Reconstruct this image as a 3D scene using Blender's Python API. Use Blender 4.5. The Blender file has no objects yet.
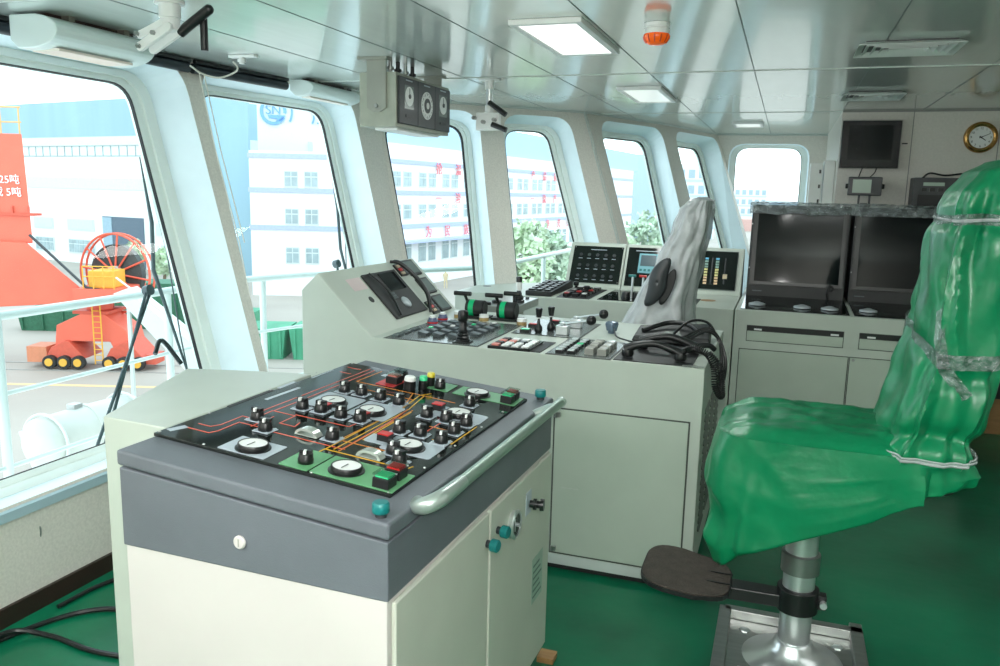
import bpy, bmesh, math, random
from mathutils import Vector, Matrix, noise
random.seed(7)
PI = math.pi
scene = bpy.context.scene
COL = scene.collection

# ---------------------------------------------------------------- materials
def lin(c):
    c = c / 255.0
    return c / 12.92 if c <= 0.04045 else ((c + 0.055) / 1.055) ** 2.4
def rgb(r, g, b): return (lin(r), lin(g), lin(b), 1.0)
MATS = {}
def mat(name, col, rough=0.5, metal=0.0, var=0.04, scale=6.0, bump=0.0, bscale=40.0, emit=0.0, coat=0.0, spec=0.5, stretch=None, trans=0.0, alpha=1.0, ridge=0.0, rscale=5.0):
    if name in MATS: return MATS[name]
    m = bpy.data.materials.new(name); m.use_nodes = True
    nt = m.node_tree; b = nt.nodes['Principled BSDF']
    b.inputs['Base Color'].default_value = rgb(*col)
    b.inputs['Roughness'].default_value = rough
    b.inputs['Metallic'].default_value = metal
    b.inputs['Specular IOR Level'].default_value = spec
    b.inputs['Coat Weight'].default_value = coat
    b.inputs['Transmission Weight'].default_value = trans
    b.inputs['Alpha'].default_value = alpha
    tc = nt.nodes.new('ShaderNodeTexCoord'); mp = nt.nodes.new('ShaderNodeMapping')
    nt.links.new(tc.outputs['Object'], mp.inputs['Vector'])
    if stretch: mp.inputs['Scale'].default_value = stretch
    if var > 0:
        n = nt.nodes.new('ShaderNodeTexNoise'); n.inputs['Scale'].default_value = scale; n.inputs['Detail'].default_value = 5
        nt.links.new(mp.outputs['Vector'], n.inputs['Vector'])
        cr = nt.nodes.new('ShaderNodeValToRGB'); c = rgb(*col)
        cr.color_ramp.elements[0].position = 0.3; cr.color_ramp.elements[1].position = 0.7
        cr.color_ramp.elements[0].color = tuple(max(0, x * (1 - var * 2)) for x in c[:3]) + (1,)
        cr.color_ramp.elements[1].color = tuple(min(1, x * (1 + var * 1.2)) for x in c[:3]) + (1,)
        nt.links.new(n.outputs['Fac'], cr.inputs['Fac']); nt.links.new(cr.outputs['Color'], b.inputs['Base Color'])
    if bump > 0:
        n2 = nt.nodes.new('ShaderNodeTexNoise'); n2.inputs['Scale'].default_value = bscale; n2.inputs['Detail'].default_value = 3
        nt.links.new(mp.outputs['Vector'], n2.inputs['Vector'])
        bp = nt.nodes.new('ShaderNodeBump'); bp.inputs['Strength'].default_value = bump; bp.inputs['Distance'].default_value = 0.02
        nt.links.new(n2.outputs['Fac'], bp.inputs['Height']); nt.links.new(bp.outputs['Normal'], b.inputs['Normal'])
    if ridge > 0:   # crumple creases: ridged noise over the finer bump
        r1 = nt.nodes.new('ShaderNodeTexNoise'); r1.noise_type = 'RIDGED_MULTIFRACTAL'; r1.inputs['Scale'].default_value = rscale; r1.inputs['Detail'].default_value = 2.5; r1.inputs['Distortion'].default_value = .4
        nt.links.new(mp.outputs['Vector'], r1.inputs['Vector'])
        b2 = nt.nodes.new('ShaderNodeBump'); b2.inputs['Strength'].default_value = ridge; b2.inputs['Distance'].default_value = 0.02
        nt.links.new(r1.outputs['Fac'], b2.inputs['Height'])
        if bump > 0: nt.links.new(bp.outputs['Normal'], b2.inputs['Normal'])
        nt.links.new(b2.outputs['Normal'], b.inputs['Normal'])
    if emit > 0:
        b.inputs['Emission Color'].default_value = rgb(*col); b.inputs['Emission Strength'].default_value = emit
    MATS[name] = m
    return m
def glass_mat(name, tint=(235, 250, 250), gloss=0.06, rough=0.0):
    if name in MATS: return MATS[name]
    m = bpy.data.materials.new(name); m.use_nodes = True; nt = m.node_tree; nt.nodes.clear()
    o = nt.nodes.new('ShaderNodeOutputMaterial'); mx = nt.nodes.new('ShaderNodeMixShader')
    t = nt.nodes.new('ShaderNodeBsdfTransparent'); g = nt.nodes.new('ShaderNodeBsdfGlossy')
    t.inputs['Color'].default_value = rgb(*tint); g.inputs['Roughness'].default_value = rough
    mx.inputs['Fac'].default_value = gloss
    nt.links.new(t.outputs[0], mx.inputs[1]); nt.links.new(g.outputs[0], mx.inputs[2]); nt.links.new(mx.outputs[0], o.inputs['Surface'])
    MATS[name] = m
    return m

PALE = mat('pale green console paint', (188, 196, 186), 0.42, var=0.02)
PALE2 = mat('white panel paint', (206, 200, 197), 0.5, var=0.02, scale=3)
CHAR = mat('charcoal textured paint', (100, 105, 112), 0.45, var=0.05, bump=0.1, bscale=300)
BLACK = mat('black plastic', (22, 23, 24), 0.35, var=0.02)
BLACKG = mat('glossy black panel', (20, 26, 24), 0.07, var=0.02)
BLACKM = mat('matte black metal', (30, 31, 32), 0.5, var=0.04)
DKGREY = mat('dark grey plastic', (52, 55, 58), 0.4, var=0.03)
KEYGREY = mat('grey key plastic', (70, 78, 82), 0.35, var=0.04)
WHITE = mat('white plastic', (236, 238, 236), 0.35, var=0.01)
PLATE = mat('pale grey label plate', (178, 188, 198), 0.3, var=0.02)
GREENP = mat('green label plate', (98, 158, 112), 0.35, var=0.03)
REDP = mat('red plastic', (200, 40, 40), 0.3, var=0.02)
REDL = mat('red trace line', (216, 92, 70), 0.35, var=0.0)
YELL = mat('yellow trace line', (222, 170, 30), 0.35, var=0.0)
ORNG = mat('orange trace line', (214, 128, 40), 0.35, var=0.0)
GRNB = mat('green lamp button', (60, 190, 130), 0.25, var=0.02, emit=0.15)
TEAL = mat('teal plastic cap', (20, 118, 118), 0.4, var=0.03)
CHROME = mat('polished chrome', (226, 230, 232), 0.28, metal=.8, var=0.02)
STEEL = mat('brushed steel', (170, 172, 170), 0.32, metal=0.9, var=0.06, stretch=(1, 12, 12))
ALU = mat('green grey anodised tube', (148, 168, 156), 0.3, metal=0.5, var=0.03)
GASK = mat('black rubber gasket', (16, 20, 22), 0.6, var=0.0)
FRAME = mat('window frame paint', (240, 248, 243), 0.35, var=0.02)
REVEAL = mat('pale blue reveal paint', (230, 245, 251), 0.5, var=0.02)
WALLM = mat('grey speckled wall laminate', (224, 220, 212), 0.55, var=0.05, scale=90)
WALLB = mat('pale bulkhead laminate', (212, 208, 200), 0.5, var=0.03, scale=60)
BROWN = mat('dark brown skirting', (46, 32, 26), 0.5)
GREENC = mat('green vinyl cover', (6, 124, 80), 0.32, var=0.08, scale=5, bump=0.3, bscale=9, spec=0.5, ridge=.55, rscale=3.2)
FILM = mat('translucent plastic film', (206, 210, 212), 0.22, var=0.05, alpha=0.62, bump=0.6, bscale=18)
FILM2 = mat('clear glossy wrap', (170, 176, 178), 0.12, metal=.4, var=0.4, scale=40, alpha=0.5, bump=1.0, bscale=60)
RUBBER = mat('ribbed grey rubber mat', (72, 64, 58), 0.8, var=0.12, scale=30, bump=0.4, bscale=120)
ORANGE = mat('orange translucent plastic', (238, 96, 20), 0.25, var=0.02, emit=0.25)
BRASS = mat('brass', (186, 142, 84), 0.25, metal=0.9, var=0.03)
SCREEN = mat('dark glass screen', (16, 20, 22), 0.05, var=0.0, spec=.15)
LCD = mat('pale green lcd', (128, 146, 132), 0.25, var=0.0, emit=0.25)
LCDB = mat('blue grey lcd', (70, 96, 110), 0.2, var=0.0, emit=0.1)
CYANP = mat('light blue bezel', (118, 178, 190), 0.4, var=0.0)
GREYM = mat('beige grey metal housing', (160, 164, 150), 0.4, var=0.04, scale=20)
GLASS = glass_mat('window glass', gloss=.02)

# ---------------------------------------------------------------- mesh helpers
class MB:
    def __init__(s): s.b = bmesh.new()
    def box(s, x0, x1, y0, y1, z0, z1, M=None, mi=0):
        vs = [Vector((x, y, z)) for x in (x0, x1) for y in (y0, y1) for z in (z0, z1)]
        if M: vs = [M @ v for v in vs]
        v = [s.b.verts.new(p) for p in vs]
        for f in ((0, 1, 3, 2), (4, 6, 7, 5), (0, 4, 5, 1), (2, 3, 7, 6), (0, 2, 6, 4), (1, 5, 7, 3)):
            fc = s.b.faces.new([v[i] for i in f]); fc.material_index = mi
        return s
    def cb(s, c, d, M=None, mi=0):
        return s.box(c[0]-d[0]/2, c[0]+d[0]/2, c[1]-d[1]/2, c[1]+d[1]/2, c[2]-d[2]/2, c[2]+d[2]/2, M, mi)
    def hexa(s, bot, top):
        a = [s.b.verts.new(p) for p in bot]; c = [s.b.verts.new(p) for p in top]; n = len(a)
        s.b.faces.new(a[::-1]); s.b.faces.new(c)
        for i in range(n): s.b.faces.new([a[i], a[(i+1) % n], c[(i+1) % n], c[i]])
        return s
    def prism(s, pts, d):
        d = Vector(d); return s.hexa([Vector(p) for p in pts], [Vector(p) + d for p in pts])
    def cyl(s, p0, p1, r0, r1=None, n=20, cap=True, mi=0):
        return s.lathe([(0, r0), ((Vector(p1) - Vector(p0)).length, r0 if r1 is None else r1)], p0, Vector(p1) - Vector(p0), n, cap, mi)
    def lathe(s, prof, o=(0, 0, 0), ax=(0, 0, 1), n=24, cap=True, mi=0):
        o = Vector(o); ax = Vector(ax).normalized(); q = ax.to_track_quat('Z', 'Y')
        rings = []
        for h, r in prof:
            rings.append([s.b.verts.new(o + q @ Vector((r * math.cos(2*PI*k/n), r * math.sin(2*PI*k/n), h))) for k in range(n)])
        for a, b in zip(rings, rings[1:]):
            for k in range(n):
                f = s.b.faces.new([a[k], a[(k+1) % n], b[(k+1) % n], b[k]]); f.smooth = True; f.material_index = mi
        if cap:
            f = s.b.faces.new(rings[0][::-1]); f.material_index = mi
            f = s.b.faces.new(rings[-1]); f.material_index = mi
        return s
    def tube(s, pts, r, n=10, closed=False, mi=0):
        pts = [Vector(p) for p in pts]; N = len(pts); rings = []
        up = None
        for i, p in enumerate(pts):
            if closed: t = pts[(i+1) % N] - pts[i-1]
            else: t = pts[min(i+1, N-1)] - pts[max(i-1, 0)]
            t.normalize()
            if up is None:
                up = Vector((0, 0, 1)) if abs(t.z) < .9 else Vector((1, 0, 0))
            a = t.cross(up)
            if a.length < 1e-4: a = t.cross(Vector((1, 0, .1)))
            a.normalize(); up = a.cross(t).normalized()
            rr = r[i] if isinstance(r, (list, tuple)) else r
            rings.append([s.b.verts.new(p + a * rr * math.cos(2*PI*k/n) + up * rr * math.sin(2*PI*k/n)) for k in range(n)])
        prs = list(zip(rings, rings[1:])) + ([(rings[-1], rings[0])] if closed else [])
        for a, b in prs:
            for k in range(n):
                f = s.b.faces.new([a[k], a[(k+1) % n], b[(k+1) % n], b[k]]); f.smooth = True; f.material_index = mi
        if not closed: s.b.faces.new(rings[0][::-1]); s.b.faces.new(rings[-1])
        return s
    def poly(s, pts, mi=0):
        f = s.b.faces.new([s.b.verts.new(Vector(p)) for p in pts]); f.material_index = mi; return s
    def grid(s, fn, nu, nv, closed_u=False, mi=0):
        V = [[s.b.verts.new(Vector(fn(i / nu, j / nv))) for i in range(nu if closed_u else nu + 1)] for j in range(nv + 1)]
        for j in range(nv):
            for i in range(nu):
                i2 = (i + 1) % nu if closed_u else i + 1
                f = s.b.faces.new([V[j][i], V[j][i2], V[j+1][i2], V[j+1][i]]); f.smooth = True; f.material_index = mi
        return s
    def ball(s, c, r, sc=(1, 1, 1), n=16):
        return s.grid(lambda u, v: (c[0] + r*sc[0]*math.cos(2*PI*u)*math.sin(PI*(v*.998+.001)), c[1] + r*sc[1]*math.sin(2*PI*u)*math.sin(PI*(v*.998+.001)), c[2] + r*sc[2]*math.cos(PI*(v*.998+.001))), n, n, True)

def catmull(pts, k=6):
    P = [Vector(p) for p in pts]; P = [2*P[0]-P[1]] + P + [2*P[-1]-P[-2]]; out = []
    for i in range(1, len(P) - 2):
        a, b, c, d = P[i-1:i+3]
        for j in range(k):
            t = j / k
            out.append(.5*((2*b) + (c-a)*t + (2*a-5*b+4*c-d)*t*t + (3*b-a-3*c+d)*t**3))
    out.append(P[-2]); return out

def obj(name, mb, m, parent=None, bevel=0.0, seg=2, smooth=False, solid=0.0, sub=0):
    b = mb.b; bmesh.ops.recalc_face_normals(b, faces=b.faces[:])
    me = bpy.data.meshes.new(name); b.to_mesh(me); b.free()
    for x in (m if isinstance(m, (list, tuple)) else [m]): me.materials.append(x)
    if smooth:
        for p in me.polygons: p.use_smooth = True
    if any(p.use_smooth for p in me.polygons): me.set_sharp_from_angle(angle=0.75)
    o = bpy.data.objects.new(name, me); COL.objects.link(o)
    if solid: q = o.modifiers.new('s', 'SOLIDIFY'); q.thickness = solid
    if sub: q = o.modifiers.new('u', 'SUBSURF'); q.levels = sub; q.render_levels = sub
    if bevel > 0:
        q = o.modifiers.new('b', 'BEVEL'); q.width = bevel; q.segments = seg; q.limit_method = 'ANGLE'; q.angle_limit = 0.6
    if parent is not None: par(o, parent)
    return o
def wm(o):
    B = Matrix.Translation(o.location) @ o.rotation_euler.to_matrix().to_4x4()
    return B if o.parent is None else wm(o.parent) @ o.matrix_parent_inverse @ B
def par(o, p):
    o.parent = p; o.matrix_parent_inverse = wm(p).inverted()
def tag(o, label, cat, group=None, kind=None):
    o['label'] = label; o['category'] = cat
    if group: o['group'] = group
    if kind: o['kind'] = kind
    return o
def thing(name, label, cat, loc=(0, 0, 0), group=None):
    o = bpy.data.objects.new(name, None); COL.objects.link(o); o.location = loc; o.empty_display_size = .1
    return tag(o, label, cat, group)
def struct(name, mb, m, parent=None, **k):
    o = obj(name, mb, m, parent, **k)
    if parent is None: o['kind'] = 'structure'
    return o
def text(name, body, size, M, m, parent=None, ext=0.002, ax='CENTER'):
    cu = bpy.data.curves.new(name, 'FONT'); cu.body = body; cu.size = size; cu.extrude = ext
    cu.align_x = ax; cu.align_y = 'CENTER'; cu.materials.append(m)
    t_ = bpy.data.objects.new(name, cu); COL.objects.link(t_); bpy.context.view_layer.update()
    me = bpy.data.meshes.new_from_object(t_.evaluated_get(bpy.context.evaluated_depsgraph_get())); bpy.data.objects.remove(t_); me.name = name
    o = bpy.data.objects.new(name, me); COL.objects.link(o); o.matrix_world = M
    if parent is not None: par(o, parent)
    return o
def frameM(o, x, y, z):
    x = Vector(x).normalized(); y = Vector(y).normalized(); z = Vector(z).normalized()
    M = Matrix.Identity(4)
    for i in range(3): M[i][0] = x[i]; M[i][1] = y[i]; M[i][2] = z[i]; M[i][3] = o[i]
    return M
# ---------------------------------------------------------------- camera
Rw = [(0.943452, -0.077442, 0.322336), (0.330753, 0.154275, -0.931022), (0.022372, 0.984988, 0.171165)]
cam = bpy.data.cameras.new('camera'); cam.lens = 811.0 * 36.0 / 1000.0; cam.sensor_width = 36.0; cam.clip_start = 0.05; cam.clip_end = 800
co = bpy.data.objects.new('camera', cam); COL.objects.link(co)
Mc = Matrix.Identity(4)
for i in range(3):
    for j in range(3): Mc[i][j] = Rw[i][j]
Mc[0][3], Mc[1][3], Mc[2][3] = 0.0, 0.0, 1.65
co.matrix_world = Mc
scene.camera = co

# ---------------------------------------------------------------- room shell
HC = 2.325; ZS = 0.43
TOP = [(-3.2, -1.2), (-3.15, 3.75), (-2.92, 5.5), (-2.34, 6.16), (-1.66, 6.83), (-1.17, 8.03), (-.78, 9.33), (0.45, 9.43)]
TL = [1, 1, 1, 1, 1.2, 1.2, 0]
TOP = [Vector((a, b, 0)) for a, b in TOP]
def offset_poly(P, s):
    n = []
    for a, b in zip(P, P[1:]):
        d = (b - a).normalized(); n.append(Vector((d.y, -d.x, 0)))
    out = []
    for i, p in enumerate(P):
        if i == 0: out.append(p + n[0] * s * TL[0]); continue
        if i == len(P) - 1: out.append(p.copy()); continue
        a, b = n[i-1], n[i]; c1, c2 = s * TL[i-1], s * TL[i]
        det = a.x * b.y - a.y * b.x
        out.append(p + Vector(((c1 * b.y - a.y * c2) / det, (a.x * c2 - c1 * b.x) / det, 0)))
    return out
BOT = offset_poly(TOP, .27 * (HC - ZS))
def zz(v, z): return Vector((v.x, v.y, z))

def rrect(q, r, n=6):
    """rounded polygon from four (u, v) corners"""
    out = []
    for i in range(4):
        p = Vector(q[i]); a = (Vector(q[i-1]) - p).normalized(); b = (Vector(q[(i+1) % 4]) - p).normalized()
        ang = a.angle(b); d = r / math.tan(ang / 2)
        s = p + a * d; e = p + b * d
        for k in range(n + 1):
            t = k / n
            out.append(s * (1-t)**2 + p * 2 * t * (1-t) + e * t * t)
    return out
wall = MB()
WIN = [  # opening quad at the wall face, outer quad of the frame, glass inset, radius : (uL_top, uR_top, uL_bot, uR_bot, v_top, v_bot)
    dict(i=0, o=(3.02, 4.92, 3.02, 4.92), f=(3.10, 4.845, 3.10, 4.845), v=(-.035, -1.94), ins=.12),
    dict(i=1, o=(.085, 1.47, .09, 1.44), f=(.16, 1.46, .16, 1.43), v=(-.035, -1.94), ins=.09),
    dict(i=2, o=(.03, .855, .19, .83), f=(.06, .87, .20, .84), v=(-.06, -1.92), ins=.065),
    dict(i=3, o=(.18, .80, .18, 1.10), f=(.20, .78, .20, 1.08), v=(-.06, -1.92), ins=.085),
    dict(i=4, o=(.18, 1.22, .25, 1.25), f=(.38, 1.29, .38, 1.26), v=(-.05, -1.92), ins=.085),
    dict(i=5, o=(.19, 1.31, .19, 1.46), f=(.45, 1.31, .45, 1.38), v=(-.05, -1.92), ins=.085),
    dict(i=6, o=(.135, .965, .135, .965), f=(.155, .955, .155, .955), v=(-.10, -1.25), ins=.055),
]
FR = []
for i in range(7):
    a = zz(TOP[i], HC); b = zz(TOP[i+1], HC); q = zz(BOT[i], ZS); q2 = zz(BOT[i+1], ZS)
    u = (b - a).normalized(); v = a - q; v -= u * v.dot(u); v.normalize(); n = v.cross(u); n = -n if n.dot(Vector((-1, .6, 0))) < 0 else n
    FR.append((a, u, v, n, b, q, q2))
def P3(i, u, v, d=0.0):
    a, U, V, N = FR[i][:4]; return a + U * u + V * v + N * d
for k, w in enumerate(WIN):
    i = w['i']; a, U, V, N, b, q, q2 = FR[i]
    vb = (q - a).dot(V)
    outer = [(0, 0), ((b-a).dot(U), 0), ((q2-a).dot(U), vb), ((q-a).dot(U), vb)]
    o = w['o']; f = w['f']; vt, vbm = w['v']
    ho = rrect([(o[0], vt), (o[1], vt), (o[3], vbm), (o[2], vbm)], .17)
    hf = rrect([(f[0], vt-.01), (f[1], vt-.01), (f[3], vbm+.01), (f[2], vbm+.01)], .16)
    # wall face = bridge between the outer quad and the hole, corner by corner
    n7 = 7
    for c in range(4):
        P = outer[c]; Q = outer[(c+1) % 4]
        seg = ho[c*n7:(c+1)*n7]
        for s0, s1 in zip(seg, seg[1:]): wall.poly([P3(i, *P), P3(i, *s0), P3(i, *s1)])
        nx = ho[((c+1)*n7) % 28]
        wall.poly([P3(i, *P), P3(i, *seg[-1]), P3(i, *nx), P3(i, *Q)])
    # reveal
    D = .20 if i < 6 else .10
    rv = MB()
    for j in range(28):
        j2 = (j+1) % 28
        rv.poly([P3(i, *ho[j]), P3(i, *ho[j2]), P3(i, *hf[j2], D), P3(i, *hf[j], D)])
    wo = struct('window_%d' % (k+1), rv, REVEAL)
    wo.data.polygons.foreach_set('use_smooth', [False]*len(wo.data.polygons))
    ins = w['ins']
    def ringq(t): return rrect([(f[0]+t, vt-.01-t*.55), (f[1]-t, vt-.01-t*.55), (f[3]-t, vbm+.01+t*.55), (f[2]+t, vbm+.01+t*.55)], .16 - t * .3)
    def ring(t0, t1, d0, d1, name, m):
        r0, r1 = ringq(t0), ringq(t1); g = MB()
        for j in range(28):
            j2 = (j+1) % 28
            A, B_ = P3(i, *r0[j], d0), P3(i, *r0[j2], d0); C_, D_ = P3(i, *r1[j2], d0), P3(i, *r1[j], d0)
            E_, F_ = P3(i, *r1[j2], d1), P3(i, *r1[j], d1); G_, H_ = P3(i, *r0[j], d1), P3(i, *r0[j2], d1)
            g.poly([A, B_, C_, D_]); g.poly([D_, C_, E_, F_]); g.poly([G_, H_, B_, A])
        return struct(name, g, m, wo)
    ring(-.02, ins*.55, D-.012, D+.04, 'window_frame', FRAME)
    ring(ins*.55, ins, D+.003, D+.04, 'window_frame', FRAME)
    gw = .013 if k == 2 else .006
    ring(ins, ins+gw, D+.004, D+.022, 'gasket', GASK)
    gl = ringq(ins+.004); g = MB(); g.poly([P3(i, *p, D+.02) for p in gl]); struct('window_glass', g, GLASS, wo)
# the spandrel wall below the sloped windows
for a, b in zip(BOT[:-1], BOT[1:-1] + [TOP[-1]]):
    wall.poly([zz(a, 0), zz(b, 0), zz(b, ZS), zz(a, ZS)])
struct('wall_front', wall, WALLM)
sl = MB()
for a, b in zip(BOT[:6], BOT[1:7]):
    d = (b-a).normalized(); n = Vector((d.y, -d.x, 0))
    sl.hexa([zz(a, ZS-.03), zz(b, ZS-.03), zz(b+n*.012, ZS-.03), zz(a+n*.012, ZS-.03)], [zz(a, ZS+.012), zz(b, ZS+.012), zz(b+n*.012, ZS+.006), zz(a+n*.012, ZS+.006)])
struct('trim_1', sl, mat('window sill trim paint', (170, 196, 206), .4, var=.02))
bb = MB()
for a, b in zip(BOT[:6], BOT[1:7]):
    d = (b-a).normalized(); n = Vector((d.y, -d.x, 0))
    bb.hexa([zz(a, 0), zz(b, 0), zz(b+n*.015, 0), zz(a+n*.015, 0)], [zz(a, .075), zz(b, .075), zz(b+n*.015, .075), zz(a+n*.015, .075)])
struct('baseboard_front', bb, BROWN)
# thin light edge trims beside the mullions and along the ceiling joint
tr = MB()
for i in range(1, 7):
    a = zz(TOP[i], HC); q = zz(BOT[i], ZS); ax = (a-q).normalized(); n = (FR[i-1][3] + FR[i][3]).normalized()
    side = FR[i][1]
    for s in ((-.012, .012) if i == 4 else ()):
        tr.tube([q - n*.0 + side*s, a + side*s], .006, 6)
for i in range(7):
    tr.tube([P3(i, 0, -.006, -.004), P3(i, (FR[i][4]-FR[i][0]).dot(FR[i][1]), -.006, -.004)], .009, 6)
struct('trim_2', tr, mat('pale joint trim', (196, 204, 200), .4, var=.0))

XR = 4.2; YB = -1.2; YW = 6.95; XW = 0.345
fl = MB(); fl.box(-3.0, XR, YB, 9.6, -.05, 0)
FLOOR = mat('green deck sheet', (8, 106, 74), .30, var=.22, scale=1.6, bump=.25, bscale=3.5, spec=.4)
struct('floor', fl, FLOOR)
ce = MB()
pts = [zz(p, HC) for p in TOP] + [Vector((XW, YW+.3, HC)), Vector((XW, YW, HC)), Vector((XR, YW, HC)), Vector((XR, YB, HC))]
# ceiling slab
ce.prism(pts, (0, 0, .05))
CEIL = mat('glossy enamelled ceiling', (222, 230, 226), .15, metal=.30, var=.02, scale=2, bump=.03, bscale=3, stretch=(5, 1, 1), coat=.3)
struct('ceiling', ce, CEIL)
cj = MB()
for x in (-2.45, -1.90, -1.34, -.789, -.225, .345, .9, 1.46, 2.02):
    y1 = {-2.45: 5.95, -1.90: 6.5, -1.34: 7.5, -.789: 9.2, -.225: 9.35}.get(x, YW)
    cj.box(x-.0022, x+.0022, YB, y1, HC-.0015, HC+.001)
cj2 = MB()
for y in (2.45, 4.73, 7.0):
    x0 = -3.15 if y < 4 else (-3.0 if y < 5 else -1.55)
    cj2.box(x0, XR if y < YW else XW, y-.005, y+.005, HC-.004, HC+.001)
struct('trim_3', cj, mat('ceiling seam shadow', (96, 108, 106), .5, var=0))
struct('trim_4', cj2, mat('ceiling joint strip', (206, 214, 210), .35, var=0))
# bulkheads
w = MB(); w.box(XW, XR, YW, YW+.08, 0, HC); w.box(XW, XW+.08, YW+.08, 9.5, 0, HC)
struct('wall_rear', w, WALLB)
w = MB(); w.box(XR, XR+.08, YB, YW+.08, 0, HC); struct('wall_right', w, WALLB)
w = MB(); w.box(-3.3, XR, YB-.08, YB, 0, HC); struct('wall_back', w, WALLB)
w = MB()
for x in (.845, 1.42, 2.0): w.box(x-.003, x+.003, YW-.004, YW, 0, HC)
w.box(XW, XR, YW-.01, YW, HC-.012, HC)
struct('trim_5', w, mat('bulkhead joint', (140, 140, 136), .5, var=0))
w = MB(); w.box(XW, XR, YW-.015, YW, 0, .08); struct('baseboard_rear', w, BROWN)
# ---------------------------------------------------------------- foreground control console
CX0, CX1, CY0, CY1 = -1.46, -.735, 1.455, 2.617
SL = -.0868
def tz(x): return 1.034 + SL * (x - CX0)
t = thing('control_console', 'white control console with charcoal top, black mimic panel of knobs and dials, and grab rail', 'console', (-1.09, 2.03, 0))
b = MB(); b.box(CX0+.004, CX1-.004, CY0+.004, CY1-.004, .05, .80); obj('body', b, PALE2, t, bevel=.003)
b = MB(); b.box(CX0+.04, CX1-.04, CY0+.04, CY1-.04, 0, .05); obj('plinth', b, BLACKM, t)
b = MB()   # charcoal skirt, its upper edge following the sloping top
b.hexa([(CX0, CY0, .785), (CX1, CY0, .785), (CX1, CY1, .785), (CX0, CY1, .785)], [(CX0, CY0, tz(CX0)-.052), (CX1, CY0, tz(CX1)-.052), (CX1, CY1, tz(CX1)-.052), (CX0, CY1, tz(CX0)-.052)])
sk = obj('skirt', b, CHAR, t, bevel=.003)
b = MB(); e = .004
b.hexa([(CX0-e, CY0-e, tz(CX0)-.046), (CX1+e, CY0-e, tz(CX1)-.046), (CX1+e, CY1+e, tz(CX1)-.046), (CX0-e, CY1+e, tz(CX0)-.046)],
       [(CX0-e, CY0-e, tz(CX0)-.008), (CX1+e, CY0-e, tz(CX1)-.008), (CX1+e, CY1+e, tz(CX1)-.008), (CX0-e, CY1+e, tz(CX0)-.008)])
obj('top_slab', b, CHAR, t, bevel=.007, seg=3)
b = MB(); b.lathe([(0, .016), (.004, .016), (.007, .013)], (-1.112, CY0-.001, .855), (0, -1, 0)); v = obj('blanking_plug', b, PALE2, t)
b = MB(); b.box(-1.1135, -1.1105, CY0-.0085, CY0-.007, .846, .864); obj('slot', b, mat('faint slot', (150, 150, 140), .5), v)
# doors on the right side
for y0, y1, n in ((1.475, 2.022, 0), (2.034, 2.60, 1)):
    b = MB(); b.box(CX1-.004, CX1+.009, y0, y1, .07, .776); d = obj('door', b, mat('door paint', (196, 198, 186), .42, var=.02), t, bevel=.004)
for yy, zc in ((2.085, .700), (2.005, .692)):
    b = MB(); b.lathe([(.016, .017), (.017, .018), (.034, .018), (.037, .015)], (CX1+.009, yy, zc), (1, -.15, 0)); o = obj('door_knob', b, TEAL, t); b = MB(); b.lathe([(0, .011), (.017, .011)], (CX1+.009, yy, zc), (1, -.15, 0)); obj('stem', b, DKGREY, o)
b = MB(); b.lathe([(0, .042), (.012, .045), (.016, .041), (.016, .034)], (CX1+.009, 2.215, .668), (1, 0, 0), 32, False); g = obj('pressure_gauge', b, CHROME, t)
b = MB(); b.lathe([(0, .035), (.012, .035)], (CX1+.009, 2.215, .668), (1, 0, 0), 32); obj('dial_face', b, mat('dark dial', (70, 82, 78), .15), g)
b = MB(); b.cyl((CX1+.021, 2.215, .668), (CX1+.034, 2.215, .668), .006); b.box(CX1+.0215, CX1+.023, 2.2, 2.203, .65, .69); obj('needle', b, CHROME, g)
b = MB(); b.box(CX1+.009, CX1+.011, 2.335, 2.385, .645, .72); p = obj('socket_plate', b, PLATE, t)
b = MB(); b.lathe([(0, .012), (.012, .012), (.012, .018), (.022, .018), (.022, .012), (.034, .012), (.034, .02), (.046, .019)], (CX1+.011, 2.37, .675), (1, .15, 0)); obj('socket_cap', b, BLACK, p)
b = MB(); b.box(CX1+.009, CX1+.010, 2.42, 2.53, .30, .46); p = obj('rating_plate', b, mat('embossed plate', (158, 180, 166), .35, var=.05, scale=30), t)
for k_ in range(6): b = MB(); b.box(CX1+.010, CX1+.0106, 2.43, 2.52-.012*(k_ % 3), .318+k_*.022, .325+k_*.022); obj('plate_line', b, mat('plate line grey', (104, 124, 116), .5), p)
# grab rail
r = MB(); r.tube([(-.672, 1.62, .982), (-.672, 2.50, .982)], .0155, 16); gr = obj('grab_rail', r, ALU, t)
for pts in ([(-.672, 1.70, .982), (-.673, 1.62, .982), (-.678, 1.58, .980), (-.698, 1.56, .972), (-.722, 1.57, .962), (-.737, 1.60, .957)], [(-.672, 2.42, .982), (-.684, 2.43, .975), (-.704, 2.432, .965), (-.737, 2.432, .950)]):
    b = MB(); P_ = catmull(pts, 5); b.tube(P_, [.0165 + .003*math.sin(PI*k/(len(P_)-1)) for k in range(len(P_))], 14); obj('rail_bracket', b, mat('satin alloy', (176, 188, 182), .3, metal=.6, var=.02), gr)
b = MB(); b.cyl((-.672, 2.495, .982), (-.672, 2.512, .982), .017); obj('end_cap', b, mat('satin alloy', (176, 188, 182), .3, metal=.6, var=.02), gr)
for x, y in ((-.764, 1.478), (-.764, 2.572)):
    b = MB(); z = tz(x) - .008; b.lathe([(0, .012), (.010, .012), (.010, .0175), (.012, .019), (.030, .0185), (.033, .016)], (x, y, z)); ts_ = obj('teal_stop', b, TEAL, t); b = MB(); b.lathe([(0, .013), (.0095, .013)], (x, y, z)); obj('stem', b, DKGREY, ts_)

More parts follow.
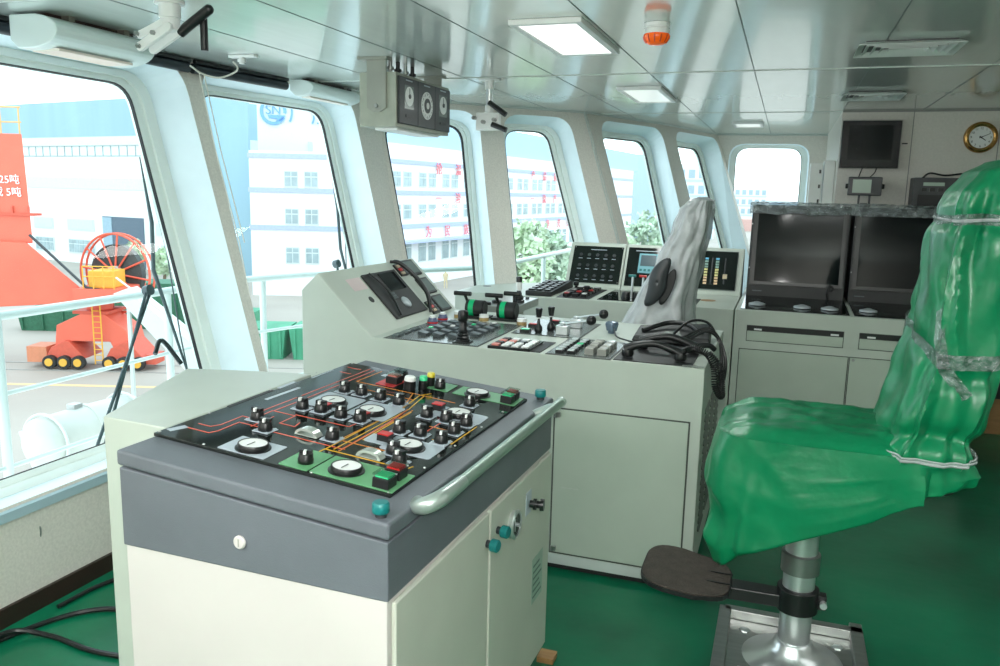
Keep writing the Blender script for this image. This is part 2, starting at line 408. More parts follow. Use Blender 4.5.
# mimic panel: local frame on the sloping top; a = across, b = along
def PT(a, b_, h=0.0):
    x = CX0 + a - .026*b_; return Vector((x, CY0 + b_, tz(x) + h))
NRM = Vector((-SL, 0, 1)).normalized()
b = MB()
QR = lambda a, c, h: Vector((CX0+a, CY0+c, tz(CX0+a)+h)); E4 = ((-.002, .116), (.668, .116), (.668, 1.062), (-.002, 1.062))
b.hexa([QR(a, c, -.008) for a, c in E4], [QR(a, c, .001) for a, c in E4])
mp_ = obj('mimic_panel', b, BLACKG, t, bevel=.0015)
def plate(pts, m, name='label_plate', h=.0012, r=None):
    b = MB(); lo = [PT(a, c, h) for a, c in pts]; hi = [PT(a, c, h+.0016) for a, c in pts]; b.hexa(lo, hi); return obj(name, b, m, mp_)
def rr(a0, a1, c0, c1, r=.012, n=4): return [tuple(p) for p in rrect([(a0, c0), (a1, c0), (a1, c1), (a0, c1)], r, n)]
plate(rr(.190, .325, .124, .225, .003), PLATE)
plate(rr(.453, .672, .123, .245, .003), GREENP); plate(rr(.368, .447, .123, .245, .003), GREENP)
plate(rr(.377, .452, .95, 1.045, .003), GREENP); plate(rr(.47, .687, .95, 1.05, .003), GREENP)
plate(rr(.155, .29, .55, .70), PLATE); plate(rr(.30, .425, .55, .70), PLATE)
plate(rr(.51, .655, .36, .47), PLATE); plate(rr(.45, .60, .385, .45), PLATE); plate(rr(.50, .60, .70, .80), PLATE); plate(rr(.56, .66, .70, .79), PLATE)
plate(rr(.222, .288, .88, 1.01, .003), mat('red plate', (196, 44, 44), .4)); 
def line(pts, m, w=.0036, name='trace_line'):
    b = MB()
    for p, q in zip(pts, pts[1:]):
        p = Vector(p); q = Vector(q); d = (q-p).normalized(); n = Vector((-d.y, d.x)) * w/2; p = p - d*w/2; q = q + d*w/2
        b.hexa([PT(*(p-n), .0010), PT(*(q-n), .0010), PT(*(q+n), .0010), PT(*(p+n), .0010)], [PT(*(p-n), .0018), PT(*(q-n), .0018), PT(*(q+n), .0018), PT(*(p+n), .0018)])
    return obj(name, b, m, mp_)
for pts in ([(.043, .235), (.08, .235), (.092, .262), (.092, .353), (.142, .353)], [(.039, .195), (.107, .195), (.116, .22), (.116, .307), (.21, .307)],
            [(.106, .414), (.111, .6), (.121, 1.03)], [(.142, 1.02), (.136, .565), (.131, .443), (.203, .442), (.204, .366), (.252, .366), (.245, .40)],
            [(.226, .298), (.446, .298)], [(.128, .33), (.128, .44)], [(.16, .40), (.16, .30)], [(.199, .452), (.368, .456), (.371, .494)], [(.562, .657), (.559, .548)],
            [(.43, .70), (.44, .56), (.44, .30)], [(.05, 1.0), (.10, 1.0)], [(.06, .93), (.10, .93)]):
    line(pts, REDL)
for pts in ([(.406, .272), (.412, .70), (.396, .857), (.416, .898)], [(.424, .285), (.432, .70), (.41, .86)], [(.403, .246), (.405, .272), (.584, .272), (.635, .272), (.641, .295)], [(.661, .681), (.657, .505), (.60, .505)], [(.45, .39), (.45, .68)]):
    line(pts, YELL)
for pts in ([(.40, .351), (.415, .685), (.37, .86)], [(.413, .35), (.542, .352)], [(.167, 1.03), (.161, .863), (.389, .863), (.518, .857)], [(.441, .28), (.446, .70)], [(.20, .80), (.40, .80)], [(.55, .60), (.63, .60)]):
    line(pts, ORNG)
line([(.053, .52), (.059, .675)], PLATE, .012, 'label_strip'); line([(.012, .40), (.012, .60)], BLACKM, .012, 'label_strip'); line([(.02, .16), (.03, .19)], PLATE, .02, 'label_strip'); line([(.03, .80), (.03, .93)], PLATE, .006, 'label_strip'); line([(.20, .99), (.205, 1.05)], PLATE, .02, 'label_strip')
line([(.013, .64), (.013, .72)], PLATE, .012, 'label_strip')
# one knob: skirted black rotary switch with a white pointer
def knob_mesh():
    b = MB(); b.lathe([(0, .019), (.010, .019), (.013, .0175), (.022, .017), (.024, .0155)], n=20)
    b.box(-.0145, .0145, -.0075, .0075, .022, .033); b.box(-.003, .003, -.015, -.004, .0245, .034, None, 1)
    bmesh.ops.recalc_face_normals(b.b, faces=b.b.faces[:]); me = bpy.data.meshes.new('rotary_knob'); b.b.to_mesh(me); b.b.free(); me.materials.append(BLACK); me.materials.append(WHITE); return me
def knobplate_mesh():
    b = MB(); b.box(-.024, .024, -.024, .024, 0, .0016)
    for sx in (-1, 1):
        for sy in (-1, 1): b.lathe([(0, .003), (.003, .0025)], (sx*.019, sy*.019, .0016), n=8)
    me = bpy.data.meshes.new('knob_plate'); b.b.to_mesh(me); b.b.free(); me.materials.append(PLATE); return me
KM, KP = knob_mesh(), knobplate_mesh()
tilt = NRM.to_track_quat('Z', 'Y').to_euler()
TM = Matrix.Rotation(-math.atan(SL), 4, 'Y')
def inst(name, me, a, c, h, parent, rz=0.0, sc=1.0):
    o = bpy.data.objects.new(name, me); COL.objects.link(o)
    M = Matrix.Translation(PT(a, c, h)) @ TM @ Matrix.Rotation(rz, 4, 'Z') @ Matrix.Scale(sc, 4)
    o.parent = parent; o.matrix_parent_inverse = wm(parent).inverted() @ M   # basis stays identity
    return o
KN = [(.142, .35), (.21, .292), (.184, .506), (.241, .515), (.311, .508), (.371, .512), (.192, .731), (.25, .737), (.319, .732), (.386, .726), (.384, .341), (.502, .498), (.561, .345), (.569, .855), (.506, .67), (.57, .667), (.632, .671), (.56, .511), (.629, .586), (.63, .494), (.603, .295)]
for i, (a, c) in enumerate(KN):
    inst('knob_plate', KP, a, c, .0026, mp_)
    inst('rotary_knob', KM, a, c, .004, mp_, .25*math.sin(i*2.1))
for a, c in ((.417, .165), (.415, .975)): inst('rotary_knob', KM, a, c, .003, mp_, .3)
def gauge(a, c, r=.038):
    b = MB(); o = PT(a, c, .002)
    b.lathe([(0, r+.006), (.003, r+.006), (.004, r), (.013, r), (.015, r-.0015), (.015, r-.004), (.011, r-.004)], o, NRM, 32, True)
    g = obj('round_meter', b, BLACK, mp_)
    b = MB(); b.lathe([(.012, r-.004), (.0135, r-.004)], o, NRM, 32); obj('meter_face', b, WHITE, g)
    b = MB(); q = PT(a, c, .0165)
    b.hexa([q + Vector((-.001, -.022, 0)), q + Vector((.001, -.022, 0)), q + Vector((.003, .006, 0)), q + Vector((.0, .006, 0))], [q + Vector((-.001, -.022, .001)), q + Vector((.001, -.022, .001)), q + Vector((.003, .006, .001)), q + Vector((.0, .006, .001))])
    obj('needle', b, DKGREY, g)
for a, c in ((.262, .170), (.227, .606), (.361, .600), (.577, .404), (.546, .985), (.578, .745), (.522, .178)): gauge(a, c)
def arcmeter(a, c):
    b = MB(); o = PT(a, c, .004); N = 14
    prof = []
    for k in range(N+1):
        th = PI * k / N; prof.append((math.cos(th)*.034, math.sin(th)*.018))
    for (x0, z0), (x1, z1) in zip(prof, prof[1:]):
        q = [(x0, z0), (x1, z1), (x1*.78, z1*.62), (x0*.78, z0*.62)]; lo = [o + Vector((x, -.014, SL*x + z)) for x, z in q]; b.hexa(lo, [p + Vector((0, .028, 0)) for p in lo])
    b.box(-.034, .034, -.016, .016, -.001, .001, Matrix.Translation(o) @ TM)
    return obj('arc_meter', b, mat('silver meter glass', (190, 198, 190), .12, metal=.4, var=.03), mp_, smooth=False)
arcmeter(.318, .332); arcmeter(.527, .29)
def block(a, c, m1, m2, s=.021, n=1):
    b = MB(); M = Matrix.Translation(PT(a, c, .002)) @ TM; b.box(-s, s, -s, s, 0, .024, M); k = obj('lamp_button', b, BLACK, mp_, bevel=.001)
    b = MB(); b.box(-s*.8, s*.8, -s*.8, s*.8, .024, .030, M); obj('lens', b, m1, k, bevel=.001)
    b = MB(); b.box(-s*1.02, s*1.02, -s*1.02, s*1.02, .030, .034, M); obj('flap_cover', b, glass_mat('clear cover', (225, 235, 230), .12), k)
    b = MB(); b.cyl(M @ Vector((-s, s*.9, .027)), M @ Vector((s, s*.9, .027)), .002); obj('hinge_pin', b, CHROME, k)
block(.638, .150, GRNB, None); block(.636, .212, REDP, None); block(.266, .93, mat('pink lens', (200, 120, 110), .3), None); block(.262, .985, BLACKM, None, .018)
block(.655, .975, GRNB, None, .019); block(.655, 1.022, REDP, None, .019)
for a, c in ((.499, .419), (.505, .757), (.238, .535), (.366, .535)):
    b = MB(); M = Matrix.Translation(PT(a, c, .002)) @ TM; b.box(-.017, .017, -.015, .015, 0, .018, M); k = obj('push_button', b, BLACK, mp_)
    b = MB(); b.box(-.0165, .0165, -.0145, .0145, .018, .021, M); obj('button_cap', b, REDP, k)
for a, c, m in ((.34, .895, WHITE), (.372, .93, GRNB), (.375, .985, mat('yellow cap', (214, 196, 60), .3))):
    s = 1.0 if m is WHITE else .72
    b = MB(); b.lathe([(0, .02*s), (.03, .02*s)], PT(a, c, .002), NRM); k = obj('push_button', b, BLACK, mp_)
    b = MB(); b.lathe([(.03, .019*s), (.042, .018*s), (.045, .014*s)], PT(a, c, .002), NRM); obj('button_cap', b, m, k)
b = MB()
for a, c in ((.008, .13), (.008, .32), (.008, .60), (.008, .86), (.676, .87), (.674, .689), (.670, .498), (.668, .307), (.662, .126), (.46, .124), (.15, .124), (.33, 1.05), (.036, 1.05)):
    b.lathe([(0, .004), (.002, .003)], PT(a, c, .001), NRM, 8)
obj('panel_screws', b, STEEL, mp_)['kind'] = 'stuff'

th_ = math.radians(-1.5); t = [o for o in COL.objects if o.name == 'control_console'][0]; pv_ = Vector((CX0, CY0, 0)); t.location = pv_ + Matrix.Rotation(th_, 3, 'Z') @ (Vector(t.location) - pv_); t.rotation_euler.z = th_
# pale side cabinet behind the console, reaching to the windows
t = thing('side_cabinet', 'low pale green side cabinet with angled corner between the mimic console and the windows', 'cabinet', (-1.75, 1.9, 0))
b = MB(); z = 1.03
pl = [(-1.70, 1.65), (-1.474, 1.63), (-1.474, 2.32), (-1.60, 2.30), (-1.902, 2.22)]
b.hexa([(x, y, .02) for x, y in pl], [(x, y, z) for x, y in pl]); obj('body', b, PALE, t, bevel=.004)
b = MB(); b.hexa([(x*.995-.006, y, 0) for x, y in pl], [(x*.995-.006, y, .02) for x, y in pl]); obj('plinth', b, BLACKM, t)
# ---------------------------------------------------------------- main bridge console (end panel faces us)
MY0, MY1 = 3.28, 4.30
t = thing('bridge_console', 'pale green bridge console with slanted display board, throttles and rows of buttons', 'console', (-1.2, 3.8, 0))
prof = [(-2.13, .06), (-2.13, 1.175), (-2.04, 1.26), (-1.76, .978), (-.262, .968), (-.262, .06)]
b = MB(); b.prism([(x, MY0, z) for x, z in prof], (0, MY1-MY0, 0)); obj('body', b, PALE, t, bevel=.004)
b = MB(); b.box(-2.10, -.29, MY0+.02, MY1-.02, 0, .06); obj('plinth', b, BLACKM, t)
b = MB(); b.box(-2.11, -.275, MY0-.003, MY0+.0, .03, .075); obj('kick_strip', b, mat('pale kick strip', (196, 204, 200), .4), t)
DOORM = mat('pale door paint', (180, 191, 178), .4, var=.02)
b = MB(); b.box(-.875, -.312, MY0-.003, MY0+.01, .085, .737); b2 = MB(); b2.box(-.882, -.305, MY0-.0008, MY0+.004, .078, .744); obj('door_gap', b2, mat('shadow gap', (70, 76, 70), .6), t)
d = obj('door', b, DOORM, t, bevel=.002)
for zc in (.715, .105):
    b = MB(); b.cyl((-.868, MY0-.016, zc-.012), (-.868, MY0-.016, zc+.012), .006); b.box(-.868, -.85, MY0-.016, MY0-.003, zc-.01, zc+.01); obj('hinge', b, STEEL, d)
b = MB(); b.box(-.835, -.76, MY0-.006, MY0-.002, .386, .391); obj('embossed_line', b, PALE, d)
b = MB()
for i in range(16):
    for j in range(3):
        y = MY0 + .14 + j*.27; b.hexa([(-.2615, y, .22+i*.035), (-.2615, y+.2, .22+i*.035), (-.2615, y+.2, .24+i*.035), (-.2615, y, .24+i*.035)], [(-.254, y, .22+i*.035), (-.254, y+.2, .22+i*.035), (-.2612, y+.2, .24+i*.035), (-.2612, y, .24+i*.035)])
obj('louvre_vent', b, mat('dark side louvres', (92, 98, 92), .4), t)
# slanted board contents: frame on the slope, a = down the slope, b = along y
SD = Vector((.28, 0, -.282)).normalized(); SN = Vector((.282, 0, .28)).normalized(); SO = Vector((-2.04, 0, 1.26))
def SP(a, y, h=0.0): return SO + SD*a + Vector((0, y, 0)) + SN*h
def sbox(a0, a1, y0, y1, h0, h1, name, m, parent=None, bevel=0.0, b=None):
    b = b or MB(); b.hexa([SP(a0, y0, h0), SP(a1, y0, h0), SP(a1, y1, h0), SP(a0, y1, h0)], [SP(a0, y0, h1), SP(a1, y0, h1), SP(a1, y1, h1), SP(a0, y1, h1)])
    return obj(name, b, m, parent or t, bevel=bevel)
du = sbox(.06, .35, 3.60, 3.965, 0, .012, 'display_unit', BLACKM, bevel=.004)
sbox(.075, .19, 3.75, 3.93, .012, .014, 'screen', SCREEN, du)
b = MB(); b.lathe([(0, .034), (.006, .034), (.010, .028)], SP(.275, 3.80, .012), SN, 28); obj('trackball', b, mat('silver cap', (176, 184, 188), .3, metal=.3), du)
b = MB(); b.tube(catmull([SP(.065, 3.66, .02), SP(.14, 3.69, .026), SP(.24, 3.68, .026), SP(.34, 3.64, .02)], 5), .006); obj('edge_strip', b, BLACK, du)
for q in (.20, .215, .23): sbox(q, q+.010, 3.70, 3.76, .012, .016, 'key', KEYGREY, du)
sbox(.065, .14, 3.45, 3.585, .0, .0015, 'paper_label', mat('pinkish paper label', (214, 196, 196), .6), t)
b = MB(); b.lathe([(0, .018), (.003, .018)], SP(.205, 3.53, 0), SN); obj('round_hole', b, BLACK, t)
for a0, a1 in ((.013, .122), (.148, .258), (.276, .386)):
    k = sbox(a0, a1, 4.105, 4.24, 0, .012, 'small_monitor', BLACKM, bevel=.003); sbox(a0+.012, a1-.012, 4.118, 4.226, .012, .0135, 'screen', mat('grey screen', (110, 122, 120), .15), k)
for a0, a1 in ((.03, .11), (.30, .385)):
    k = sbox(a0, a1, 4.0, 4.085, 0, .01, 'switch_plate', BLACK)
    for q in range(3): sbox(a0+.01+q*.024, a0+.026+q*.024, 4.01, 4.045, .01, .016, 'key', (mat('cream key', (196, 178, 150), .4) if q != 1 else REDP), k); sbox(a0+.01+q*.024, a0+.026+q*.024, 4.05, 4.075, .01, .016, 'key', KEYGREY, k)
b = MB(); b.tube(catmull([SP(.01, 3.985, .012), SP(.05, 4.0, .045), SP(.15, 4.02, .055), SP(.27, 4.01, .05), SP(.37, 3.97, .012)], 6), [.009]*3 + [.012]*19 + [.009]*3, 10); obj('curved_handle', b, BLACK, t)

# desktop plates
DZ = .972
def dz(x): return .978 + (x + 1.76) * (-.010/1.498)
def dplate(x0, x1, y0, y1, name, m, h=.004, bevel=.001):
    b = MB(); b.hexa([(x0, y0, dz(x0)-.001), (x1, y0, dz(x1)-.001), (x1, y1, dz(x1)-.001), (x0, y1, dz(x0)-.001)], [(x0, y0, dz(x0)+h), (x1, y0, dz(x1)+h), (x1, y1, dz(x1)+h), (x0, y1, dz(x0)+h)])
    return obj(name, b, m, t, bevel=bevel)
PL = mat('brushed grey plate', (112, 118, 116), .25, metal=.4, var=.04)
def key(x, y, w, d, h, m, par_, z0=.004, cap=None, name='push_button'):
    b = MB(); z = dz(x) + z0; b.box(x-w/2, x+w/2, y-d/2, y+d/2, z, z+h); k = obj(name, b, m, par_, bevel=.0015)
    if cap: b = MB(); b.box(x-w*.4, x+w*.4, y-d*.4, y+d*.4, z+h, z+h+.004); obj('button_cap', b, cap, k)
    return k
p1 = dplate(-1.70, -1.245, 3.29, 3.93, 'button_plate', PL); dplate(-1.705, -1.24, 3.285, 3.935, 'plate_edge', BLACK, .002)
for i in range(3): key(-1.665+.0, 3.36+i*.09, .035, .07, .006, KEYGREY, p1, cap=mat('smoky lens', (120, 132, 132), .15))
for j in range(5):
    for i in range(4):
        x = -1.56 + i*.075; y = 3.42 + j*.09
        if i == 3 and j == 0: continue
        b = MB(); z = dz(x) + .004
        b.prism([(x-.022, y-.024, z), (x+.022, y-.024, z), (x+.022, y-.024, z+.014), (x-.022, y-.024, z+.022)], (0, .048, 0)); k = obj('push_button', b, KEYGREY, p1, bevel=.002)
        if (i*3+j) % 4 == 1: b = MB(); b.box(x-.014, x+.004, y-.01, y+.01, z+.022, z+.028); obj('lamp', b, GRNB if j % 2 else WHITE, k)
for x, y in ((-1.655, 3.73), (-1.655, 3.86)):
    b = MB(); b.lathe([(0, .026), (.022, .026), (.022, .022), (.034, .020)], (x, y, dz(x)+.004)); k = obj('guarded_button', b, mat('blue grey guard', (96, 108, 140), .3), p1)
    b = MB(); b.lathe([(.034, .015), (.044, .015)], (x, y, dz(x)+.004)); obj('button_cap', b, WHITE, k)
    b = MB(); b.lathe([(.006, .0275), (.014, .0275)], (x, y, dz(x)+.004)); obj('red_band', b, REDP, k)
# joystick with bellows
x, y = -1.335, 3.345; z = dz(x)
b = MB(); b.lathe([(0, .032), (.014, .032), (.016, .028), (.024, .030), (.030, .024), (.038, .026), (.044, .020), (.052, .024), (.060, .018), (.095, .017), (.100, .022), (.115, .024), (.130, .024), (.142, .021), (.146, .012)], (x, y, z+.004), (0, 0, 1), 24); b.box(x-.036, x+.036, y-.036, y+.036, z+.002, z+.010); obj('joystick', b, BLACK, t)
# throttles: drum with green band and T handles
for x, y in ((-1.545, 4.05), (-1.37, 4.06)):
    z = dz(x)+.004; b = MB(); b.box(x-.075, x+.085, y-.05, y+.05, z, z+.012); k = obj('throttle_lever', b, BLACK, t, bevel=.002)
    b = MB(); b.cyl((x-.045, y, z+.05), (x+.05, y, z+.05), .045, n=28); b.cyl((x+.05, y, z+.05), (x+.056, y, z+.05), .040, n=28); obj('drum', b, BLACKM, k)
    b = MB(); b.cyl((x-.028, y, z+.05), (x+.0, y, z+.05), .0470, n=28); obj('green_band', b, mat('bright green band', (0, 176, 112), .35), k)
    b = MB(); q = -.035 if x < -1.5 else -.055
    b.tube([(x-.045, y, z+.08), (x-.055, y-.02, z+.12)], .008)
    b.tube([(x-.115, y-.02, z+.128), (x-.02, y-.02, z+.128)], .012, 12); obj('t_handle', b, BLACK, k)
b = MB(); b.tube([(-1.345, 4.10, .99), (-1.345, 4.10, 1.11)], .006); b.tube([(-1.40, 4.10, 1.115), (-1.305, 4.10, 1.115)], .012, 12); obj('t_handle', b, BLACK, t)
for x, y in ((-1.47, 3.98), (-1.25, 3.95), (-1.63, 4.02)):
    b = MB(); b.lathe([(0, .026), (.018, .025)], (x, y, dz(x)+.001), n=20); k = obj('lamp_cap', b, mat('amber lamp base', (168, 144, 96), .3), t)
    b = MB(); b.lathe([(.018, .026), (.034, .024)], (x, y, dz(x)+.001), n=20); obj('button_cap', b, WHITE, k)
# keypad plate
p2 = dplate(-1.19, -.955, 3.29, 3.545, 'keypad_plate', BLACKM); dplate(-1.195, -1.0, 3.286, 3.50, 'plate_edge', BLACK, .012)
for i in range(4):
    for j in range(4):
        x = -1.165+i*.046; y = 3.315 + j*.05; key(x, y, .032, .034, .008, (mat('salmon key', (226, 138, 128), .4) if (i, j) in ((0, 0), (0, 2), (1, 2)) else (BLACK if (i, j) in ((0, 1), (2, 2), (0, 3)) else WHITE)), p2, .012, name='key')
# plate 3
p3 = dplate(-.925, -.650, 3.285, 3.69, 'button_plate', PL); dplate(-.93, -.645, 3.28, 3.695, 'plate_edge', BLACK, .002)
for i, x in enumerate((-.875, -.825)):
    for j in range(6): key(x, 3.32+j*.055, .034, .036, .014, BLACK, p3, cap=(GRNB if (i, j) == (1, 3) else mat('pale lens', (206, 214, 214), .2)))
for i, x in enumerate((-.75, -.695)):
    for j in range(3):
        key(x, 3.36+j*.085, .040, .066, .026, mat('clear cover smoke', (150, 150, 144), .12), p3, cap=mat('clear lens', (196, 196, 190), .1))
# plate M, levers
p4 = dplate(-1.22, -.885, 3.70, 4.17, 'lever_plate', PL); dplate(-1.225, -.88, 3.695, 4.175, 'plate_edge', BLACK, .002)
for i, (x, y) in enumerate(((-1.10, 3.75), (-1.06, 3.83))):
    b = MB(); z = dz(x)+.004; b.lathe([(0, .016), (.012, .02), (.03, .018), (.045, .008), (.07, .006), (.072, .011), (.09, .014), (.118, .018), (.122, .014)], (x, y, z), n=18); k = obj('toggle_lever', b, BLACK, p4)
    b = MB(); b.lathe([(.072, .012), (.076, .0125)], (x, y, z), n=18); obj('white_ring', b, WHITE, k)
for x, y, h in ((-.98, 3.76, 1.0), (-.97, 3.99, 1.0)):
    z = dz(x)+.004; b = MB(); b.box(x-.03, x+.03, y-.025, y+.025, z, z+.045); b.cyl((x, y, z+.045), (x, y, z+.06), .016); k = obj('crank_lever', b, CHROME, p4, bevel=.004)
    b = MB(); b.cyl((x, y, z+.052), (x+.145, y-.05, z+.085), .006); obj('arm', b, CHROME, k)
    b = MB(); b.ball((x+.15, y-.052, z+.087), .024); obj('ball_grip', b, BLACK, k)
for x, y, m in ((-1.16, 3.73, GRNB), (-1.10, 4.06, REDP), (-1.04, 4.0, GRNB), (-1.03, 3.90, GRNB), (-1.17, 3.90, REDP), (-1.0, 4.08, REDP)):
    key(x, y, .05, .035, .016, BLACK, p4, cap=m)
# handset plate
p5 = dplate(-.638, -.315, 3.29, 3.87, 'handset_plate', BLACKM)
b = MB()
for i in range(22): b.box(-.352+i*.004, -.350+i*.004, 3.281, 3.30, .972, .976)
obj('edge_grille', b, STEEL, t)
b = MB(); b.cyl((-.80, 3.80, dz(-.8)), (-.80, 3.80, dz(-.8)+.001), .05); obj('glossy_disc', b, CHROME, t) if False else b.b.free()

# handsets, cords, radio, microphone -- separate things lying on the console
def handset(name, label, y, x0, x1, z, sg=0):
    h = thing(name, label, 'telephone', ((x0+x1)/2, y, z), 'black telephone handsets')
    b = MB(); pts = catmull([(x0, y, z+.03), (x0+.05, y, z+.052), ((x0+x1)/2, y+.004, z+.062), (x1-.05, y+.004, z+.045), (x1, y, z+.024)], 6)
    n = len(pts); b.tube(pts, [.015 + .008*abs(2*k/(n-1)-1)**2 for k in range(n)], 14); obj('grip', b, BLACK, h)
    for x, s in ((x0+.01, 1), (x1-.01, -1)):
        b = MB(); b.lathe([(0, .023), (.012, .027), (.028, .024)], (x, y, z+.002), (0, 0, 1), 22); obj('earpiece', b, BLACK, h)
    return h
h1 = handset('telephone_handset', 'black telephone handset lying nearest the console edge, coiled cord hanging', 3.36, -.60, -.36, .977)
h2 = handset('telephone_handset', 'black telephone handset lying behind the first, with straight cords', 3.57, -.57, -.33, .977)
def coil(path, r, turns, tr):
    P = catmull(path, 16); out = []; N = len(P)
    L = turns*10
    for k in range(L+1):
        f = k / L * (N-1); i = min(int(f), N-2); p = P[i].lerp(P[i+1], f-i); d = (P[i+1]-P[i]).normalized()
        a = d.cross(Vector((0, 1, .3))).normalized(); c = d.cross(a); th = 2*PI*k/10
        out.append(p + a*r*math.cos(th) + c*r*math.sin(th))
    return MB().tube(out, tr, 5)
o = obj('coiled_cord', coil([(-.37, 3.38, 1.01), (-.33, 3.42, 1.02), (-.27, 3.42, 1.005), (-.235, 3.40, .95), (-.225, 3.40, .87), (-.20, 3.42, .83), (-.205, 3.46, .88), (-.22, 3.50, .94), (-.27, 3.5, .995)], .012, 62, .0032), BLACK, h1)
b = MB()
for k in range(3): b.tube(catmull([(-.36-.02*k, 3.60+.01*k, 1.03), (-.30, 3.66+.02*k, 1.06+.004*k), (-.245, 3.70+.02*k, 1.02), (-.225+.008*k, 3.66+.03*k, .93), (-.222+.006*k, 3.66+.03*k, .84), (-.232+.004*k, 3.68+.03*k, .80), (-.235, 3.70+.03*k, .86)], 7), .0058, 8)
b.tube(catmull([(-.45, 3.60, 1.03), (-.38, 3.72, 1.09), (-.30, 3.78, 1.08), (-.245, 3.76, 1.0)], 7), .006); b.tube(catmull([(-.33, 3.60, 1.0), (-.28, 3.62, 1.005), (-.255, 3.64, .985)], 6), .012)
obj('cord', b, BLACK, h2)
rt = thing('radio_unit', 'flat black radio set with small window lying behind the handsets', 'radio', (-.48, 3.88, .976))
b = MB(); b.hexa([(-.64, 3.72, .980), (-.28, 3.74, .980), (-.30, 4.02, .980), (-.65, 3.98, .980)], [(-.63, 3.73, 1.005), (-.29, 3.75, 1.012), (-.31, 4.0, 1.045), (-.64, 3.97, 1.02)]); obj('body', b, BLACKM, rt, bevel=.006)
b = MB(); b.hexa([(-.50, 3.76, 1.0105), (-.42, 3.762, 1.0115), (-.43, 3.83, 1.021), (-.50, 3.83, 1.0195)], [(-.50, 3.76, 1.0125), (-.42, 3.762, 1.0135), (-.43, 3.83, 1.023), (-.50, 3.83, 1.0215)]); obj('display', b, mat('grey lcd', (120, 126, 122), .2), rt)
b = MB(); b.hexa([(-.62, 3.90, 1.012), (-.56, 3.90, 1.013), (-.56, 3.95, 1.018), (-.62, 3.95, 1.017)], [(-.62, 3.90, 1.016), (-.56, 3.90, 1.017), (-.56, 3.95, 1.022), (-.62, 3.95, 1.021)]); obj('label', b, mat('green label', (96, 108, 84), .5), rt)
b = MB(); b.tube(catmull([(-.60, 3.80, 1.02), (-.50, 3.90, 1.05), (-.40, 3.88, 1.05), (-.33, 3.82, 1.02)], 6), .012, 12); obj('grip', b, BLACK, rt)
mt = thing('microphone', 'blue grey hand microphone on a short stalk with a thin black lead', 'microphone', (-.775, 3.93, .975))
b = MB(); b.lathe([(0, .018), (.01, .018), (.014, .026), (.045, .033), (.055, .030), (.06, .018)], (-.775, 3.93, .973), (0, 0, 1), 20); obj('head', b, mat('blue grey cap', (104, 120, 138), .25, metal=.3), mt)
b = MB(); b.tube(catmull([(-.76, 3.91, 1.0), (-.72, 3.78, .985), (-.66, 3.70, .985), (-.60, 3.64, .99), (-.50, 3.62, .995)], 6), .004); obj('lead', b, BLACK, mt)

# free-standing joystick pedestal between the two consoles
t2 = thing('joystick_pedestal', 'small grey steel pedestal table with a black and white joystick between the consoles', 'pedestal', (-1.54, 4.62, 0))
b = MB(); b.box(-1.66, -1.43, 4.38, 4.86, .955, 1.0); obj('table_top', b, STEEL, t2, bevel=.004)
b = MB(); b.box(-1.60, -1.49, 4.52, 4.74, 0.0, .955); obj('column', b, GREYM, t2)
b = MB(); b.lathe([(0, .035), (.01, .035), (.015, .028), (.03, .030), (.045, .016), (.07, .012)], (-1.485, 4.62, 1.0), n=20); j = obj('joystick', b, BLACK, t2)
b = MB(); b.lathe([(.07, .016), (.10, .019), (.12, .016)], (-1.485, 4.62, 1.0), n=20); obj('white_sleeve', b, WHITE, j)
b = MB(); b.lathe([(.12, .018), (.148, .019), (.153, .015)], (-1.485, 4.62, 1.0), n=20); obj('black_tip', b, BLACK, j)
for y in (4.42, 4.52):
    b = MB(); b.lathe([(0, .03), (.014, .03), (.018, .02)], (-1.62+.3*(y-4.42), y, 1.0), n=20); obj('round_button', b, BLACK, t2)
for x, y in ((-1.47, 4.45), (-1.47, 4.58), (-1.48, 4.78)):
    b = MB(); b.cyl((x, y, 1.0), (x, y, 1.012), .012); obj('round_button', b, DKGREY, t2)

# ---------------------------------------------------------------- far helm console
FY = 5.15; FZ = .97
t = thing('helm_console', 'long pale green helm console with upright black instrument boards under the far windows', 'console', (-1.1, 5.6, 0))
pl = [(-2.12, FY), (-.262, FY), (-.262, 6.16), (-1.60, 6.16), (-1.98, 5.76), (-2.12, 5.55)]
b = MB(); b.hexa([(x, y, .05) for x, y in pl], [(x, y, FZ) for x, y in pl]); obj('body', b, PALE, t, bevel=.005)
b = MB(); b.box(-2.05, -.30, FY+.03, 5.5, 0, .05); obj('plinth', b, BLACKM, t)
b = MB(); b.lathe([(0, .03), (.0015, .03)], (-2.03, 5.55, FZ)); obj('round_hole', b, DKGREY, t)
b = MB(); b.lathe([(0, .05), (.0015, .05)], (-.45, 5.52, FZ)); obj('round_cap', b, mat('tan disc', (160, 128, 92), .5), t)
def board(x0, x1, name='instrument_board'):
    b = MB(); b.prism([(x0, 5.86, FZ), (x0, 6.05, 1.282), (x0, 6.09, 1.288), (x0, 6.15, FZ)], (x1-x0, 0, 0)); return obj(name, b, PALE, t, bevel=.005)
BD = Vector((0, .19, .312)).normalized(); BN = Vector((0, -.312, .19)).normalized()
def bp_(x, s, h=0.0): return Vector((x, 5.86, FZ)) + BD*s*1.03 + BN*h
def bbx(x0, x1, s0, s1, h0, h1, name, m, parent, bevel=0.0):
    b = MB(); b.hexa([bp_(x0, s0, h0), bp_(x1, s0, h0), bp_(x1, s1, h0), bp_(x0, s1, h0)], [bp_(x0, s0, h1), bp_(x1, s0, h1), bp_(x1, s1, h1), bp_(x0, s1, h1)]); return obj(name, b, m, parent, bevel=bevel)
B1 = board(-1.53, -1.11); B2 = board(-1.105, -.62, 'instrument_board'); B3 = board(-.62, -.262)
